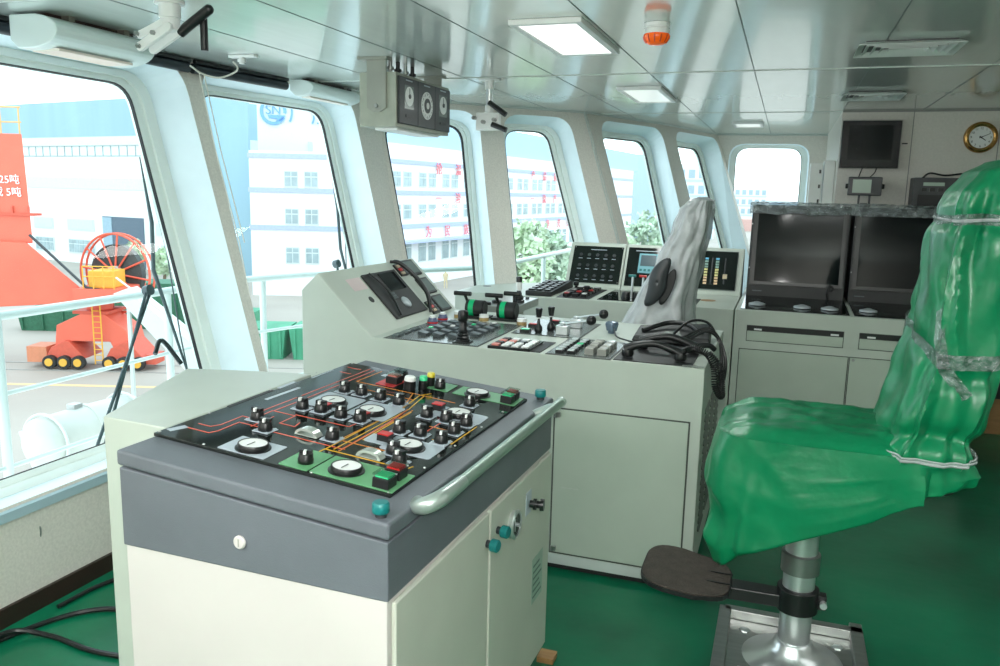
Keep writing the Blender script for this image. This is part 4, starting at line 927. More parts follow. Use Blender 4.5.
# searchlight hand controls
def searchlight(cx, cy, label, far):
    t = thing('searchlight_control', label, 'searchlight control', (cx, cy, HC))
    if far:
        b = MB(); b.lathe([(0, .07), (.008, .07), (.012, .03), (.06, .026)], (cx, cy, HC-.001), (0, 0, -1), 24); obj('flange', b, WHITE, t)
        b = MB(); b.cyl((cx, cy, HC-.06), (cx, cy, 2.13), .020); obj('shaft', b, CHROME, t)
        b = MB(); b.lathe([(0, .026), (.04, .026), (.045, .034), (.06, .034)], (cx, cy, 2.17), (0, 0, -1), 20); b.box(cx-.075, cx+.075, cy-.03, cy+.01, 2.02, 2.125); obj('gear_head', b, WHITE, t, bevel=.004)
        for dx in (-.08, -.02, .05): b = MB(); b.lathe([(0, .012), (.03, .012)], (cx+dx, cy-.03, 2.06+abs(dx)*.4), (0, -1, 0), 10); obj('bolt', b, STEEL, t)
        for p, q in (((cx+.01, cy-.03, 2.185), (cx+.12, cy-.03, 2.11)), ((cx+.03, cy-.03, 2.055), (cx+.125, cy-.03, 2.02))): b = MB(); b.cyl(p, q, .016); obj('handle', b, BLACK, t)
    else:
        b = MB(); b.lathe([(0, .055), (.012, .055), (.012, .040), (.06, .040), (.062, .035), (.075, .035)], (cx, cy, HC-.001), (0, 0, -1), 24); obj('flange', b, WHITE, t)
        b = MB(); b.lathe([(0, .036), (.03, .036), (.034, .030)], (cx, cy, HC-.075), (0, 0, -1), 24); obj('collar', b, WHITE, t)
        def bar(p, q, w, th, m, nm, par_=None):
            p, q = Vector(p), Vector(q); d = (q-p).normalized(); s = Vector((0, 1, 0)); n = d.cross(s).normalized(); b = MB()
            pts = []
            for k in range(9): a = PI/2 + PI*k/8; pts.append(p + (d*math.cos(a) + n*math.sin(a))*w)
            for k in range(9): a = -PI/2 + PI*k/8; pts.append(q + (d*math.cos(a) + n*math.sin(a))*w)
            b.prism([v - s*th/2 for v in pts], s*th); return obj(nm, b, m, par_ or t, bevel=.003)
        for yy in (-.035, .03):
            bar((cx+.02, cy+yy, 2.225), (cx-.11, cy+yy, 2.16), .017, .018, WHITE, 'link_arm')
        bar((cx-.01, cy-.02, 2.245), (cx-.12, cy-.02, 2.205), .015, .02, WHITE, 'link_arm')
        for p in ((cx-.11, 2.16), (cx-.115, 2.205), (cx-.04, 2.205)): b = MB(); b.lathe([(0, .009), (.012, .009)], (p[0], cy-.044, p[1]), (0, -1, 0), 6); obj('bolt', b, STEEL, t)
        b = MB(); b.tube([(cx+.045, cy, 2.205), (cx+.07, cy, 2.225), (cx+.175, cy, 2.285)], [.016, .019, .019], 14); b.ball((cx+.175, cy, 2.285), .0188); obj('handle', b, BLACK, t)
        b = MB(); b.cyl((cx+.135, cy+.02, 2.262), (cx+.135, cy+.02, 2.145), .014); obj('handle', b, BLACK, t)
searchlight(-2.235, 2.60, 'white searchlight control with black handles at the ceiling by the nearest window', False)
searchlight(-1.765, 4.80, 'searchlight control on a long shaft hanging beside the instrument box', True)
# window-top housings (D-section)
def housing(x0, x1, y0, y1, z0, z1, label):
    t = thing('window_lamp', label, 'lamp', ((x0+x1)/2, (y0+y1)/2, z0))
    pts = [(x0, y0, z1), (x0, y0, z0+.035), (x0+.04, y0, z0)]
    for k in range(15):
        a = -PI/2 + PI*.93*k/14; pts.append((x0+.4*(x1-x0) + .6*(x1-x0)*math.cos(a), y0, (z0+z1)/2 + (z1-z0)/2*math.sin(a)))
    b = MB(); b.prism(pts, (0, y1-y0, 0)); h = obj('housing', b, mat('lamp housing white', (222, 234, 232), .3, var=.01), t, bevel=.006)
    b = MB(); b.box(x0+.05, x1-.06, y0+.06, y1-.08, z0-.004, z0+.006); obj('lens', b, mat('cream lens', (236, 226, 214), .3), h)
    b = MB(); b.box((x0+x1)/2-.03, (x0+x1)/2+.02, y0+.05, y1-.02, z1-.004, z1+.01); obj('mounting_rail', b, BROWN, t)
    for y in (y0+.12, y1-.12): b = MB(); b.box(x1-.10, x1-.06, y, y+.03, z1-.02, HC); obj('clip', b, mat('clip metal', (130, 126, 116), .4, metal=.5), t)
housing(-3.04, -2.79, 2.60, 3.14, 2.182, 2.315, 'white half-round window lamp at the ceiling edge in the near left corner')
housing(-3.0, -2.83, 4.53, 5.14, 2.215, 2.312, 'white half-round window lamp next to the instrument box')
for i, u0, u1, lb in ((0, 2.9, 4.93, 'dark roller blind rolled up over the nearest big window'), (1, .02, .76, 'dark roller blind rolled up over the second window')):
    t = thing('roller_blind', lb, 'blind', P3(i, (u0+u1)/2, -.06, -.03))
    b = MB(); b.tube([P3(i, u0, -.062, -.03), P3(i, u1, -.062, -.03)], .027, 16); obj('roll', b, mat('navy blind fabric', (26, 34, 42), .35, var=.1, scale=30), t)
    b = MB(); b.tube([P3(i, u0, -.032, -.055), P3(i, u1, -.032, -.055)], .012, 10); obj('head_rail', b, BLACK, t)
# cord and bracket between the first two windows
cr_ = MB(); cr_.tube(catmull([(-2.98, 3.60, 2.26), (-2.99, 3.70, 2.235), (-2.93, 3.76, 2.22), (-2.86, 3.80, 2.25), (-2.83, 3.79, 2.275), (-2.835, 3.76, 2.30)], 7), .005, 8)
cr_.tube([(-2.99, 3.68, 2.235), (-2.90, 3.67, 1.85), (-2.76, 3.665, 1.35), (-2.70, 3.66, 1.05)], .003, 6); cr_.tube([(-2.985, 3.71, 2.235), (-2.89, 3.70, 1.85), (-2.75, 3.695, 1.35)], .003, 6)
tag(obj('pull_cord', cr_, mat('white cord', (214, 212, 200), .7)), 'thin white cord looped at the ceiling and hanging down the first window post', 'cord')
t = thing('cable_bracket', 'small white cable bracket on the ceiling above the second window', 'bracket', (-2.76, 3.72, HC))
b = MB(); b.box(-2.82, -2.66, 3.70, 3.74, HC-.014, HC-.001); obj('plate', b, WHITE, t, bevel=.002)
b = MB(); b.cyl((-2.75, 3.72, HC-.014), (-2.75, 3.72, HC-.045), .014); b.lathe([(0, .022), (.012, .022)], (-2.75, 3.72, HC-.035), n=14); obj('stud', b, WHITE, t)

# wall screen, clock, small display, printer on the bulkhead
t = thing('wall_screen', 'black square monitor in crinkled plastic film on the bulkhead wall', 'screen', (.555, YW, 2.06))
b = MB(); b.box(.352, .762, YW-.07, YW-.002, 1.895, 2.243); k = obj('housing', b, BLACK, t, bevel=.004)
b = MB(); b.box(.40, .71, YW-.073, YW-.07, 1.955, 2.21); obj('screen', b, SCREEN, k)
def wf(u, v):
    x, z = .35+u*.415, 1.888+v*.36; n = noise.noise(Vector((x*18, z*18, 0)))*.008 + noise.noise(Vector((x*50, z*40, 4)))*.004
    return (x, YW-.084+n, z)
b = MB(); b.grid(wf, 60, 50); obj('plastic_film', b, mat('thin clear film', (16, 17, 18), .06, var=0, alpha=.35, bump=1, bscale=70), t)
b = MB(); b.tube(catmull([(.52, YW-.03, 1.895), (.51, YW-.02, 1.86), (.50, YW-.03, 1.825)], 4), .004); b.tube(catmull([(.62, YW-.03, 1.895), (.61, YW-.02, 1.86), (.58, YW-.03, 1.825)], 4), .004); obj('lead', b, BLACK, t)
t = thing('depth_display', 'small grey display with pale green screen on a stalk below the wall monitor', 'display', (.54, YW-.12, 1.58))
b = MB(); b.box(.425, .66, YW-.15, YW-.09, 1.685, 1.825); k = obj('housing', b, DKGREY, t, bevel=.006)
b = MB(); b.box(.455, .585, YW-.152, YW-.149, 1.705, 1.805); obj('screen', b, LCD, k)
for x_, s_ in ((.425, -1), (.66, 1)): b = MB(); b.lathe([(0, .02), (.018, .018)], (x_, YW-.12, 1.755), (s_, 0, 0), 14); obj('side_knob', b, BLACK, t)
b = MB(); b.box(.50, .515, YW-.13, YW-.11, 1.40, 1.69); b.box(.575, .59, YW-.13, YW-.11, 1.40, 1.69); b.box(.49, .60, YW-.15, YW-.0, 1.38, 1.42); b.box(.52, .57, YW-.14, YW-.1, 1.585, 1.63); obj('stand', b, DKGREY, t)
t = thing('printer', 'dark grey wall-mounted printer partly behind the green chair', 'printer', (1.03, YW-.1, 1.56))
b = MB(); b.box(.865, 1.19, YW-.2, YW-.002, 1.56, 1.825); k = obj('housing', b, DKGREY, t, bevel=.006)
b = MB(); b.box(.93, 1.07, YW-.204, YW-.2, 1.765, 1.79); obj('display', b, LCD, k)
for q in range(3): b = MB(); b.box(.92+q*.055, .955+q*.055, YW-.206, YW-.2, 1.725, 1.75); obj('key', b, BLACK, k)
b = MB(); b.box(.90, 1.15, YW-.203, YW-.2, 1.60, 1.70); obj('paper_door', b, BLACKM, k)
b = MB(); b.tube(catmull([(.93, YW-.1, 1.82), (.98, YW-.1, 1.86), (1.08, YW-.1, 1.845), (1.2, YW-.05, 1.86)], 6), .007); obj('cable', b, BLACK, t)
t = thing('wall_clock', 'round brass wall clock with white face showing ten past four', 'clock', (1.30, YW, 2.125))
o = Vector((1.30, YW-.001, 2.125))
b = MB(); b.lathe([(0, .112), (.02, .112), (.032, .104), (.036, .092), (.030, .080), (.022, .078)], o, (0, -1, 0), 48, False); obj('rim', b, BRASS, t)
b = MB(); b.lathe([(0, .08), (.022, .08)], o, (0, -1, 0), 40); f = obj('clock_face', b, WHITE, t)
for h in range(12):
    th = 2*PI*h/12; r = .064
    text('numeral', str(12 if h == 0 else h), .022, frameM(o + Vector((math.sin(th)*r, -.0225, math.cos(th)*r)), (1, 0, 0), (0, 0, 1), (0, -1, 0)), BLACK, f, .0004)
for th, ln, w in ((math.radians(66), .060, .003), (math.radians(125), .040, .0045)):
    d = Vector((math.sin(th), 0, math.cos(th))); n = Vector((d.z, 0, -d.x)); b = MB(); p = o + Vector((0, -.024, 0)) - d*.012; q = o + Vector((0, -.024, 0)) + d*ln
    b.hexa([p-n*w, q-n*w*.5, q+n*w*.5, p+n*w], [v + Vector((0, -.001, 0)) for v in (p-n*w, q-n*w*.5, q+n*w*.5, p+n*w)]); obj('clock_hand', b, BLACK, f)
t = thing('wall_label', 'tiny black label strip on the bulkhead between screen and clock', 'label'); b = MB(); b.box(.78, .82, YW-.004, YW-.0005, 2.075, 2.085); obj('strip', b, BLACK, t)
# pale cabinets on the side of the bulkhead, seen beside the end window
t = thing('cable_box', 'narrow grey steel junction box beside the end window', 'junction box', (.205, 7.4, 1.5))
b = MB(); b.box(.155, .245, 7.3, 7.55, .6, 1.945); k = obj('housing', b, mat('light grey steel', (222, 224, 220), .4, var=.04), t, bevel=.003)
for z in (1.62, 1.74, 1.86): b = MB(); b.box(.225, .240, 7.294, 7.3, z, z+.03); obj('latch', b, BLACK, k)
t = thing('cable_box', 'taller pale steel junction box against the bulkhead corner', 'junction box', (.30, 7.4, 1.5))
b = MB(); b.box(.262, .343, 7.28, 7.6, .6, 1.965); obj('housing', b, mat('light grey steel', (222, 224, 220), .4, var=.04), t, bevel=.003)
t = thing('floor_locker', 'low dark locker with light wooden base against the rear bulkhead', 'locker', (1.85, 6.7, 0))
b = MB(); b.box(1.38, 2.3, 6.55, YW-.02, 0, .26); obj('base', b, mat('light wood', (150, 112, 70), .5, var=.1, stretch=(1, 8, 8)), t)
b = MB(); b.box(1.38, 2.3, 6.55, YW-.02, .26, .75); obj('body', b, BLACKM, t, bevel=.004)
# latch on the spandrel wall
t = thing('wall_latch', 'small steel hook latch on the grey wall below the nearest window', 'latch', (-2.63, 2.22, .3))
bx_ = BOT[0].x + .002
b = MB(); b.box(bx_, bx_+.006, 2.205, 2.235, .255, .345); k = obj('plate', b, mat('tarnished steel', (112, 108, 90), .4, metal=.6), t)
b = MB(); b.tube(catmull([(bx_+.006, 2.225, .34), (bx_+.03, 2.235, .325), (bx_+.03, 2.235, .285), (bx_+.006, 2.23, .27)], 5), .004); obj('hook', b, STEEL, k)
# black hoses on the deck
def hose(pts, label, r=.010):
    b = MB(); b.tube(catmull(pts, 8), r, 8); tag(obj('black_hose', b, BLACK), label, 'hose')
hose([(-2.60, 1.70, .012), (-2.56, 2.0, .012), (-2.46, 2.22, .012), (-2.30, 2.30, .012), (-2.05, 2.28, .012)], 'black hose looping on the deck, the loop nearest the wall')
hose([(-2.52, 1.75, .033), (-2.56, 1.98, .033), (-2.44, 2.05, .012), (-2.2, 2.03, .012), (-1.95, 2.06, .012)], 'black hose curling along the deck nearest the white console')
hose([(-2.575, 2.22, .012), (-2.56, 2.42, .012), (-2.48, 2.60, .012), (-2.35, 2.72, .012)], 'short length of black hose lying along the dark skirting', .009)
b = MB(); b.box(-.72, -.66, 2.56, 2.62, 0, .02); tag(obj('wood_chock', b, mat('light wood', (150, 112, 70), .5)), 'small orange wooden chock on the deck at the corner of the white console', 'wood block')
# ---------------------------------------------------------------- outside: rail, wipers, quay
t = thing('deck_railing', 'white pipe railing outside the windows', 'railing', (-4, 4, -1.2))
RP = [(-4.0, -1.0), (-4.0, 3.2), (-4.0, 5.35), (-3.81, 5.92), (-3.19, 6.73), (-2.84, 7.24), (-2.68, 8.2), (-2.62, 11.0)]
WP = mat('white gloss rail paint', (200, 210, 206), .35, var=.01)
for z, r, nm in ((.925, .026, 'top_rail'), (.49, .013, 'mid_rail'), (.07, .013, 'mid_rail')):
    b = MB(); b.tube([(x, y, z) for x, y in RP], r, 10); obj(nm, b, WP, t)
for x, y in ((-4.0, 1.9), (-4.0, 3.2), (-4.0, 4.50), (-3.97, 5.55), (-3.19, 6.73), (-2.75, 7.75), (-2.66, 9.2)):
    b = MB(); b.cyl((x, y, -1.3), (x, y, .925), .026); obj('post', b, WP, t)
WM = mat('black wiper metal', (76, 88, 92), .4, metal=.2)
def wiper(i, pv, tip, foot, tail, label):
    t = thing('window_wiper', label, 'wiper', P3(i, *pv, .27))
    d = .27
    b = MB(); b.lathe([(0, .028), (.035, .028)], P3(i, *pv, d-.015), FR[i][3], 18); obj('pivot', b, WM, t)
    b = MB(); b.tube([P3(i, tip[0], tip[1], d-.03), P3(i, tip[0]*.5+pv[0]*.5+.05, tip[1]*.5+pv[1]*.5, d-.02), P3(i, pv[0]+.05, pv[1]+.1, d-.02), P3(i, tail[0], tail[1], d-.03)], [.003, .011, .011, .005], 8); obj('blade', b, WM, t)
    b = MB(); b.tube([P3(i, tip[0]+.03, tip[1]-.2, d-.02), P3(i, tip[0]+.04, tip[1]-.5, d-.01), P3(i, tail[0]+.03, tail[1]+.3, d-.01), P3(i, tail[0], tail[1]+.05, d-.02)], .004, 6); obj('blade_rod', b, WM, t)
    if foot:
        for k in (0, 1): b = MB(); b.tube([P3(i, pv[0]-.03*k+.01, pv[1]-.01, d), P3(i, foot[0]+.06*k, foot[1], d)], .008, 8); obj('arm', b, WM, t)
        b = MB(); b.tube(catmull([P3(i, pv[0]-.1, -1.52, d-.03), P3(i, pv[0]-.03, -1.46, d-.03), P3(i, pv[0]+.06, -1.6, d-.03)], 6), .012, 8); obj('hose', b, BLACK, t)
    else:
        for k in (-1, 1): b = MB(); b.tube([P3(i, pv[0], pv[1], d), P3(i, pv[0]+.02*k-.05, pv[1]-.3, d)], .007, 8); obj('arm', b, WM, t)
wiper(0, (4.56, -1.19), (4.71, -.49), (3.92, -1.97), (4.66, -1.75), 'black window wiper with two long arms outside the nearest window')
wiper(1, (1.25, -1.165), (1.385, -.39), None, (1.30, -1.5), 'thin black window wiper outside the second window')
# liferaft canister on its cradle
t = thing('liferaft_canister', 'white liferaft canister strapped on a white cradle outside the nearest window', 'liferaft', (-5.2, 4.75, -1.4))
a0, a1 = Vector((-5.25, 4.40, -.33)), Vector((-5.12, 5.35, -.30)); L = (a1-a0).length
b = MB(); b.lathe([(0, .10), (.03, .17), (.07, .20), (L/2-.02, .205), (L/2-.015, .215), (L/2+.015, .215), (L/2+.02, .205), (L-.07, .20), (L-.03, .17), (L, .10)], a0, a1-a0, 32); obj('canister', b, mat('white fibreglass', (186, 188, 180), .35, var=.02), t, smooth=False)
b = MB()
for s in (.12, .85):
    o = a0.lerp(a1, s); pts = [o + Vector((.225*math.cos(q), 0, .225*math.sin(q))) for q in [2*PI*k/24 for k in range(24)]]; b.tube(pts, .012, 6, True)
obj('strap', b, WP, t)
b = MB()
for y in (4.50, 5.2): b.tube([(-5.45, y, -.25), (-5.33, y, -.55), (-5.05, y, -.62), (-4.9, y, -.45)], .025, 8); b.tube([(-5.2, y, -.6), (-5.2, y, -1.5)], .025, 8)
b.tube([(-5.35, 4.45, -.28), (-4.95, 5.25, -.66)], .022, 8); obj('cradle', b, WP, t)
b = MB(); b.box(-5.26, -5.18, 4.75, 4.83, -.13, -.08); obj('release_hook', b, STEEL, t)
BLR = mat('pale blue railing paint', (120, 160, 184), .5)
t = thing('lower_railing', 'pale blue railing and gear on the lower deck beneath the white canister', 'railing', (-6, 4.6, -2))
b = MB()
for z in (-1.0, -1.25, -1.5): b.tube([(-6.4, 3.2, z), (-6.2, 6.4, z)], .018, 6)
for k in range(7): b.box(-6.42+.03*k, -6.38+.03*k, 3.3+.5*k, 3.36+.5*k, -1.9, -.98)
obj('rails', b, BLR, t)
b = MB(); b.box(-6.3, -6.1, 3.9, 4.1, -1.9, -1.15); b.box(-6.2, -6.0, 4.9, 5.05, -1.9, -1.2); obj('deck_gear', b, BLR, t)
b = MB(); b.box(-6.7, -5.7, 2.5, 6.8, -2.0, -1.9); obj('platform', b, mat('grey deck plate', (150, 156, 156), .6), t)

GZ = 1.65 - 9.3
F = Vector((-.3268, .9451, 0)); Rt = Vector((.9451, .3268, 0))
def W(a, d, h): return F*d + Rt*a + Vector((0, 0, 1.65 + h))
fl = MB(); fl.box(-420, 260, 12, 620, GZ-.1, GZ)
GR = mat('beige concrete quay', (166, 158, 148), .8, var=.05, scale=.15)  # concrete's own light beige, slightly mottled
struct('ground', fl, GR)
def wbox(b, a0, a1, d0, d1, h0, h1):
    b.hexa([W(a0, d0, h0), W(a1, d0, h0), W(a1, d1, h0), W(a0, d1, h0)], [W(a0, d0, h1), W(a1, d0, h1), W(a1, d1, h1), W(a0, d1, h1)]); return b
def lbox(b, P0, D, s0, s1, t0, t1, h0, h1):
    """box along a facade line P0 + D*s, thickness t behind it (local a, d coordinates)"""
    N = Vector((-D[1], D[0])); 
    if N.y < 0: N = -N
    q = lambda s, t, h: W(P0[0]+D[0]*s+N.x*t, P0[1]+D[1]*s+N.y*t, h)
    b.hexa([q(s0, t0, h0), q(s1, t0, h0), q(s1, t1, h0), q(s0, t1, h0)], [q(s0, t0, h1), q(s1, t0, h1), q(s1, t1, h1), q(s0, t1, h1)]); return b
HW = mat('hall white cladding', (226, 234, 232), .7, var=.01); HB = mat('hall blue cladding', (146, 178, 192), .6, var=.05, scale=.3, stretch=(1, 1, .1)); HGN = mat('hall pale green band', (206, 218, 204), .7)
WGL = mat('facade window glass', (162, 180, 184), .2, var=.1, scale=1); WFR = mat('facade window frame', (206, 216, 216), .6); STR = mat('violet blue stripe', (172, 184, 218), .6)  # pane and stripe colours lightened to paint in distance haze
GRY = mat('dark doorway', (92, 108, 122), .7)
# long shed on the left
t = thing('shipyard_hall', 'long white shipyard hall with a blue roof band and dark doorway', 'building', W(-50, 95, -9.3))
P0 = (-45, 92); D = (-.8716, .4903)
for h0, h1, m, nm in ((-9.3, 3.0, HW, 'wall'), (3.0, 4.1, mat('louvre band', (214, 224, 222), .6, var=.0), 'louvre_band'), (4.1, 5.1, HGN, 'band'), (5.1, 9.05, HB, 'roof_band')):
    obj(nm, lbox(MB(), P0, D, -14, 70, .5, 10, h0, h1), m, t)
b = MB(); lbox(b, P0, D, -14, 70, .4, .5, 2.95, 3.03); lbox(b, P0, D, -14, 70, .4, .5, 4.07, 4.15)
for k in range(60): lbox(b, P0, D, -14+k*1.4, -13.94+k*1.4, .42, .5, 3.0, 4.1)
obj('louvre_lines', b, mat('grey line', (150, 164, 168), .6), t)
obj('band', lbox(MB(), P0, D, -14, 70, .42, .5, -.7, .55), HGN, t)
obj('doorway', lbox(MB(), P0, D, -6.3, .8, .42, .5, -9.3, -3.7), GRY, t)
obj('door_leaf', lbox(MB(), P0, D, -.9, .7, .35, .42, -9.3, -3.8), mat('door leaf blue grey', (150, 176, 190), .6), t)
for s0, s1 in ((10.2, 14), (2.4, 7.4), (-11, -8.3), (17, 21), (24, 28)):
    for h0, h1 in ((-5.5, -4.15), (-8.2, -6.5)):
        f = obj('window', lbox(MB(), P0, D, s0, s1, .42, .5, h0, h1), WFR, t)
        if h0 < -6:
            n = 5; w = (s1-s0-.2)/n
            b = MB()
            for k in range(n): lbox(b, P0, D, s0+.1+k*w+.06, s0+.1+(k+1)*w-.06, .38, .42, h0+.15, h1-.65); lbox(b, P0, D, s0+.1+k*w+.06, s0+.1+(k+1)*w-.06, .38, .42, h1-.55, h1-.1)
            obj('pane', b, WGL, f)
        else: obj('pane', lbox(MB(), P0, D, s0+.15, s1-.15, .38, .42, h0+.12, h1-.12), mat('milky pane', (196, 208, 204), .5), f)
# blue cladded building and the white sign wall behind the office block
t = thing('blue_warehouse', 'tall plain blue corrugated warehouse between the hall and the office block', 'building', W(-28, 84, -9.3))
obj('wall', wbox(MB(), -30.4, -25.3, 82, 82.6, -9.3, 12), HB, t)
t = thing('sign_building', 'high white building carrying the round blue emblem and characters', 'building', W(-25, 110, -9.3))
obj('wall', wbox(MB(), -34, -10, 110, 112, -9.3, 17), HW, t)
EM = mat('emblem blue', (124, 172, 226), .6)
ec = W(-30.5, 109.85, 9.8)
def arc_pts(r, a0, a1, n=40): return [(r*math.cos(a0+(a1-a0)*k/n), r*math.sin(a0+(a1-a0)*k/n)) for k in range(n+1)]
b = MB(); o_, i_ = arc_pts(1.75, -.15, 2*PI-.5), arc_pts(1.35, -.15, 2*PI-.5)
for k in range(40):
    q = [o_[k], o_[k+1], i_[k+1], i_[k]]; b.hexa([ec + Rt*x + Vector((0, 0, y)) for x, y in q], [ec - F*.1 + Rt*x + Vector((0, 0, y)) for x, y in q])
q = [(-.75, -.45), (1.6, -.5), (1.2, -1.2), (.4, -1.3), (.5, -.95), (-.55, -.9)]
b.hexa([ec + Rt*x + Vector((0, 0, y)) for x, y in q], [ec - F*.1 + Rt*x + Vector((0, 0, y)) for x, y in q])
em = obj('emblem', b, EM, t)
SM = lambda a, h, d=109.85: frameM(W(a, d, h), Rt, (0, 0, 1), -F)
text('emblem_letters', 'SN', 1.7, SM(-30.5, 9.95), EM, em, .05)
text('sign_character', '\u5e7f', 3.0, SM(-27.1, 9.6), EM, t, .05); text('sign_character', '\u8239', 3.0, SM(-24.1, 9.4), EM, t, .05)
obj('vent_strip', wbox(MB(), -26, -23.5, 109.8, 110, 4.6, 6), mat('pale vent', (206, 218, 216), .6), t)
# office block: front wing and long receding wing
t = thing('office_block', 'three-storey white office block with violet stripes, rows of windows and red characters', 'building', W(-15, 85, -9.3))
P1 = (-21.6, 70); D1 = (1, 0); P2 = (-12.9, 70); D2 = (.4226, .9063)
WL = mat('office white render', (232, 234, 236), .7, var=.01)
obj('wall', lbox(MB(), P1, D1, 0, 8.7, 0, 9, -9.3, 3.0), WL, t)
b = MB(); q = lambda s, tt: (P2[0]+D2[0]*s - .9063*tt, P2[1]+D2[1]*s + .4226*tt)
def fbox(b, s0, s1, t0, t1, h0, h1):
    P = [q(s0, t0), q(s1, t0), q(s1, t1), q(s0, t1)]; b.hexa([W(x, y, h0) for x, y in P], [W(x, y, h1) for x, y in P]); return b
obj('wall', fbox(MB(), 0, 85, 0, 4, -9.3, 4.2), WL, t)
obj('roof', fbox(MB(), 6, 90, .6, 4, 4.2, 7.3), mat('sky blue roof', (166, 198, 216), .6, var=.02), t)
for h in (2.6, -.25, -3.42):
    obj('stripe', lbox(MB(), P1, D1, -.1, 8.8, -.12, 0, h-.2, h+.2), STR, t); obj('stripe', fbox(MB(), -.1, 85, -.12, 0, h-.2, h+.2), STR, t)
for h0, h1 in ((-.0, 1.4), (-3.15, -1.75), (-6.5, -5.05)):
    for s0 in (2.95, 4.65):
        f = obj('window', lbox(MB(), P1, D1, s0, s0+1.2, -.06, 0, h0, h1), WFR, t); b = MB()
        for u in (.08, .64): lbox(b, P1, D1, s0+u, s0+u+.48, -.08, -.06, h0+.1, h1-.55); lbox(b, P1, D1, s0+u, s0+u+.48, -.08, -.06, h1-.45, h1-.1)
        obj('pane', b, WGL, f)
wproto = None
for r, (h0, h1) in enumerate(((.3, 1.75), (-2.75, -1.3), (-7.0, -4.9))):
    for k in range(24):
        s0 = 4 + k*(2.3 + .6*(k % 2)) if r < 2 else 6 + k*3.8
        s0 = 3.5 + k*2.35 + (.45 if k % 2 else 0)
        if s0 > 70: break
        f = obj('window', fbox(MB(), s0, s0+1.45, -.06, 0, h0, h1), WFR, t); b = MB()
        for u in (.1, .76): fbox(b, s0+u, s0+u+.58, -.09, -.06, h0+.1, h1-.6); fbox(b, s0+u, s0+u+.58, -.09, -.06, h1-.5, h1-.1)
        obj('pane', b, WGL, f)
RDM = mat('red characters', (230, 134, 142), .6)  # red paled in the colour itself to imitate haze
N2 = -(F*.4226 - Rt*.9063); N2 = (Rt*.9063 - F*.4226)
def chars(row_h, items):
    for s, c in items:
        x, y = q(s, -.2); text('sign_character', c, 1.25, frameM(W(x, y, row_h), Rt*D2[0] + F*D2[1], (0, 0, 1), N2), RDM, t, .03)
chars(2.1, ((14.7, '\u62a2'), (18.8, '\u6e29'), (39, '\u4ea7'), (42.9, '\u54c1'), (46.8, '\u8d28')))
chars(-.85, ((14.7, '\u4e00'), (18.8, '\u6d41'), (39, '\u4e00'), (42.9, '\u6d41'), (46.8, '\u4ea7'), (50.9, '\u54c1')))
chars(-4.15, ((12.7, '\u4e3a'), (16.6, '\u6c11'), (20.8, '\u65cf'), (44.5, '\u4e89'), (48.6, '\u5149'), (52.3, '\u8363')))
obj('porch_roof', fbox(MB(), 2, 30, -1.4, 0, -4.95, -4.75), mat('porch blue', (176, 188, 222), .6), t)
# hazier buildings further along
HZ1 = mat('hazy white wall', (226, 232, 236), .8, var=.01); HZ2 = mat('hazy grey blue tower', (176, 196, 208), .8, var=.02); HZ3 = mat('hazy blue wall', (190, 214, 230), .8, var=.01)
def block(a0, a1, d0, d1, h1, m, name, label, rows, cols, wm_=None):
    t = thing(name, label, 'building', W((a0+a1)/2, d0, -9.3)); obj('wall', wbox(MB(), a0, a1, d0, d1, -9.3, h1), m, t)
    for r in range(rows):
        hh = h1 - 1.2 - r*3.4
        obj('stripe', wbox(MB(), a0-.05, a1+.05, d0-.1, d0, hh-2.6, hh-2.1), HZ3, t)
        for c in range(cols):
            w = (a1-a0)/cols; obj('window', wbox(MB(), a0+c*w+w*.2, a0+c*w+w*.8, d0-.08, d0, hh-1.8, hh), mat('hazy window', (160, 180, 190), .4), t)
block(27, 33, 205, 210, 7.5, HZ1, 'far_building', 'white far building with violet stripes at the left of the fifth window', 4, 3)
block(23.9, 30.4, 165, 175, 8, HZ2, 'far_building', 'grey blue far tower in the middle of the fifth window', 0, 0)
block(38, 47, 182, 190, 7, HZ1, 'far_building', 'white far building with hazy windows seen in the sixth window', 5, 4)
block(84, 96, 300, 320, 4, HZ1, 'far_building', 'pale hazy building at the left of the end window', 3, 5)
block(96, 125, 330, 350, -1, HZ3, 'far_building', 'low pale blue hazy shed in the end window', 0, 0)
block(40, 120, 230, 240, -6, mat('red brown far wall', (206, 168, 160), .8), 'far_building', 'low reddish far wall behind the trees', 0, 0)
# trees
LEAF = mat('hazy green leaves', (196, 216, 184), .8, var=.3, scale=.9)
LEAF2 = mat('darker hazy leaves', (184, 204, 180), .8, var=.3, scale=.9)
TRK = mat('trunk', (120, 104, 86), .8)
def leaves(c, r, hz, n, seed):
    rnd = random.Random(seed); b = MB()
    for _ in range(n):
        while True:
            p = Vector((rnd.uniform(-1, 1), rnd.uniform(-1, 1), rnd.uniform(-1, 1)))
            if p.length < 1: break
        p = p.normalized() * (p.length ** .5); k = 1 + .45*noise.noise(p*2.2 + Vector((seed, 0, 0)))
        o = c + Vector((p.x*r*k, p.y*r*k, p.z*hz*k)); d = Vector((rnd.uniform(-1, 1), rnd.uniform(-1, 1), rnd.uniform(-1, 1))).normalized(); e = d.orthogonal().normalized(); s = rnd.uniform(.18, .34)
        b.poly([o - d*s, o + e*s*.6, o + d*s, o - e*s*.6])
    return b
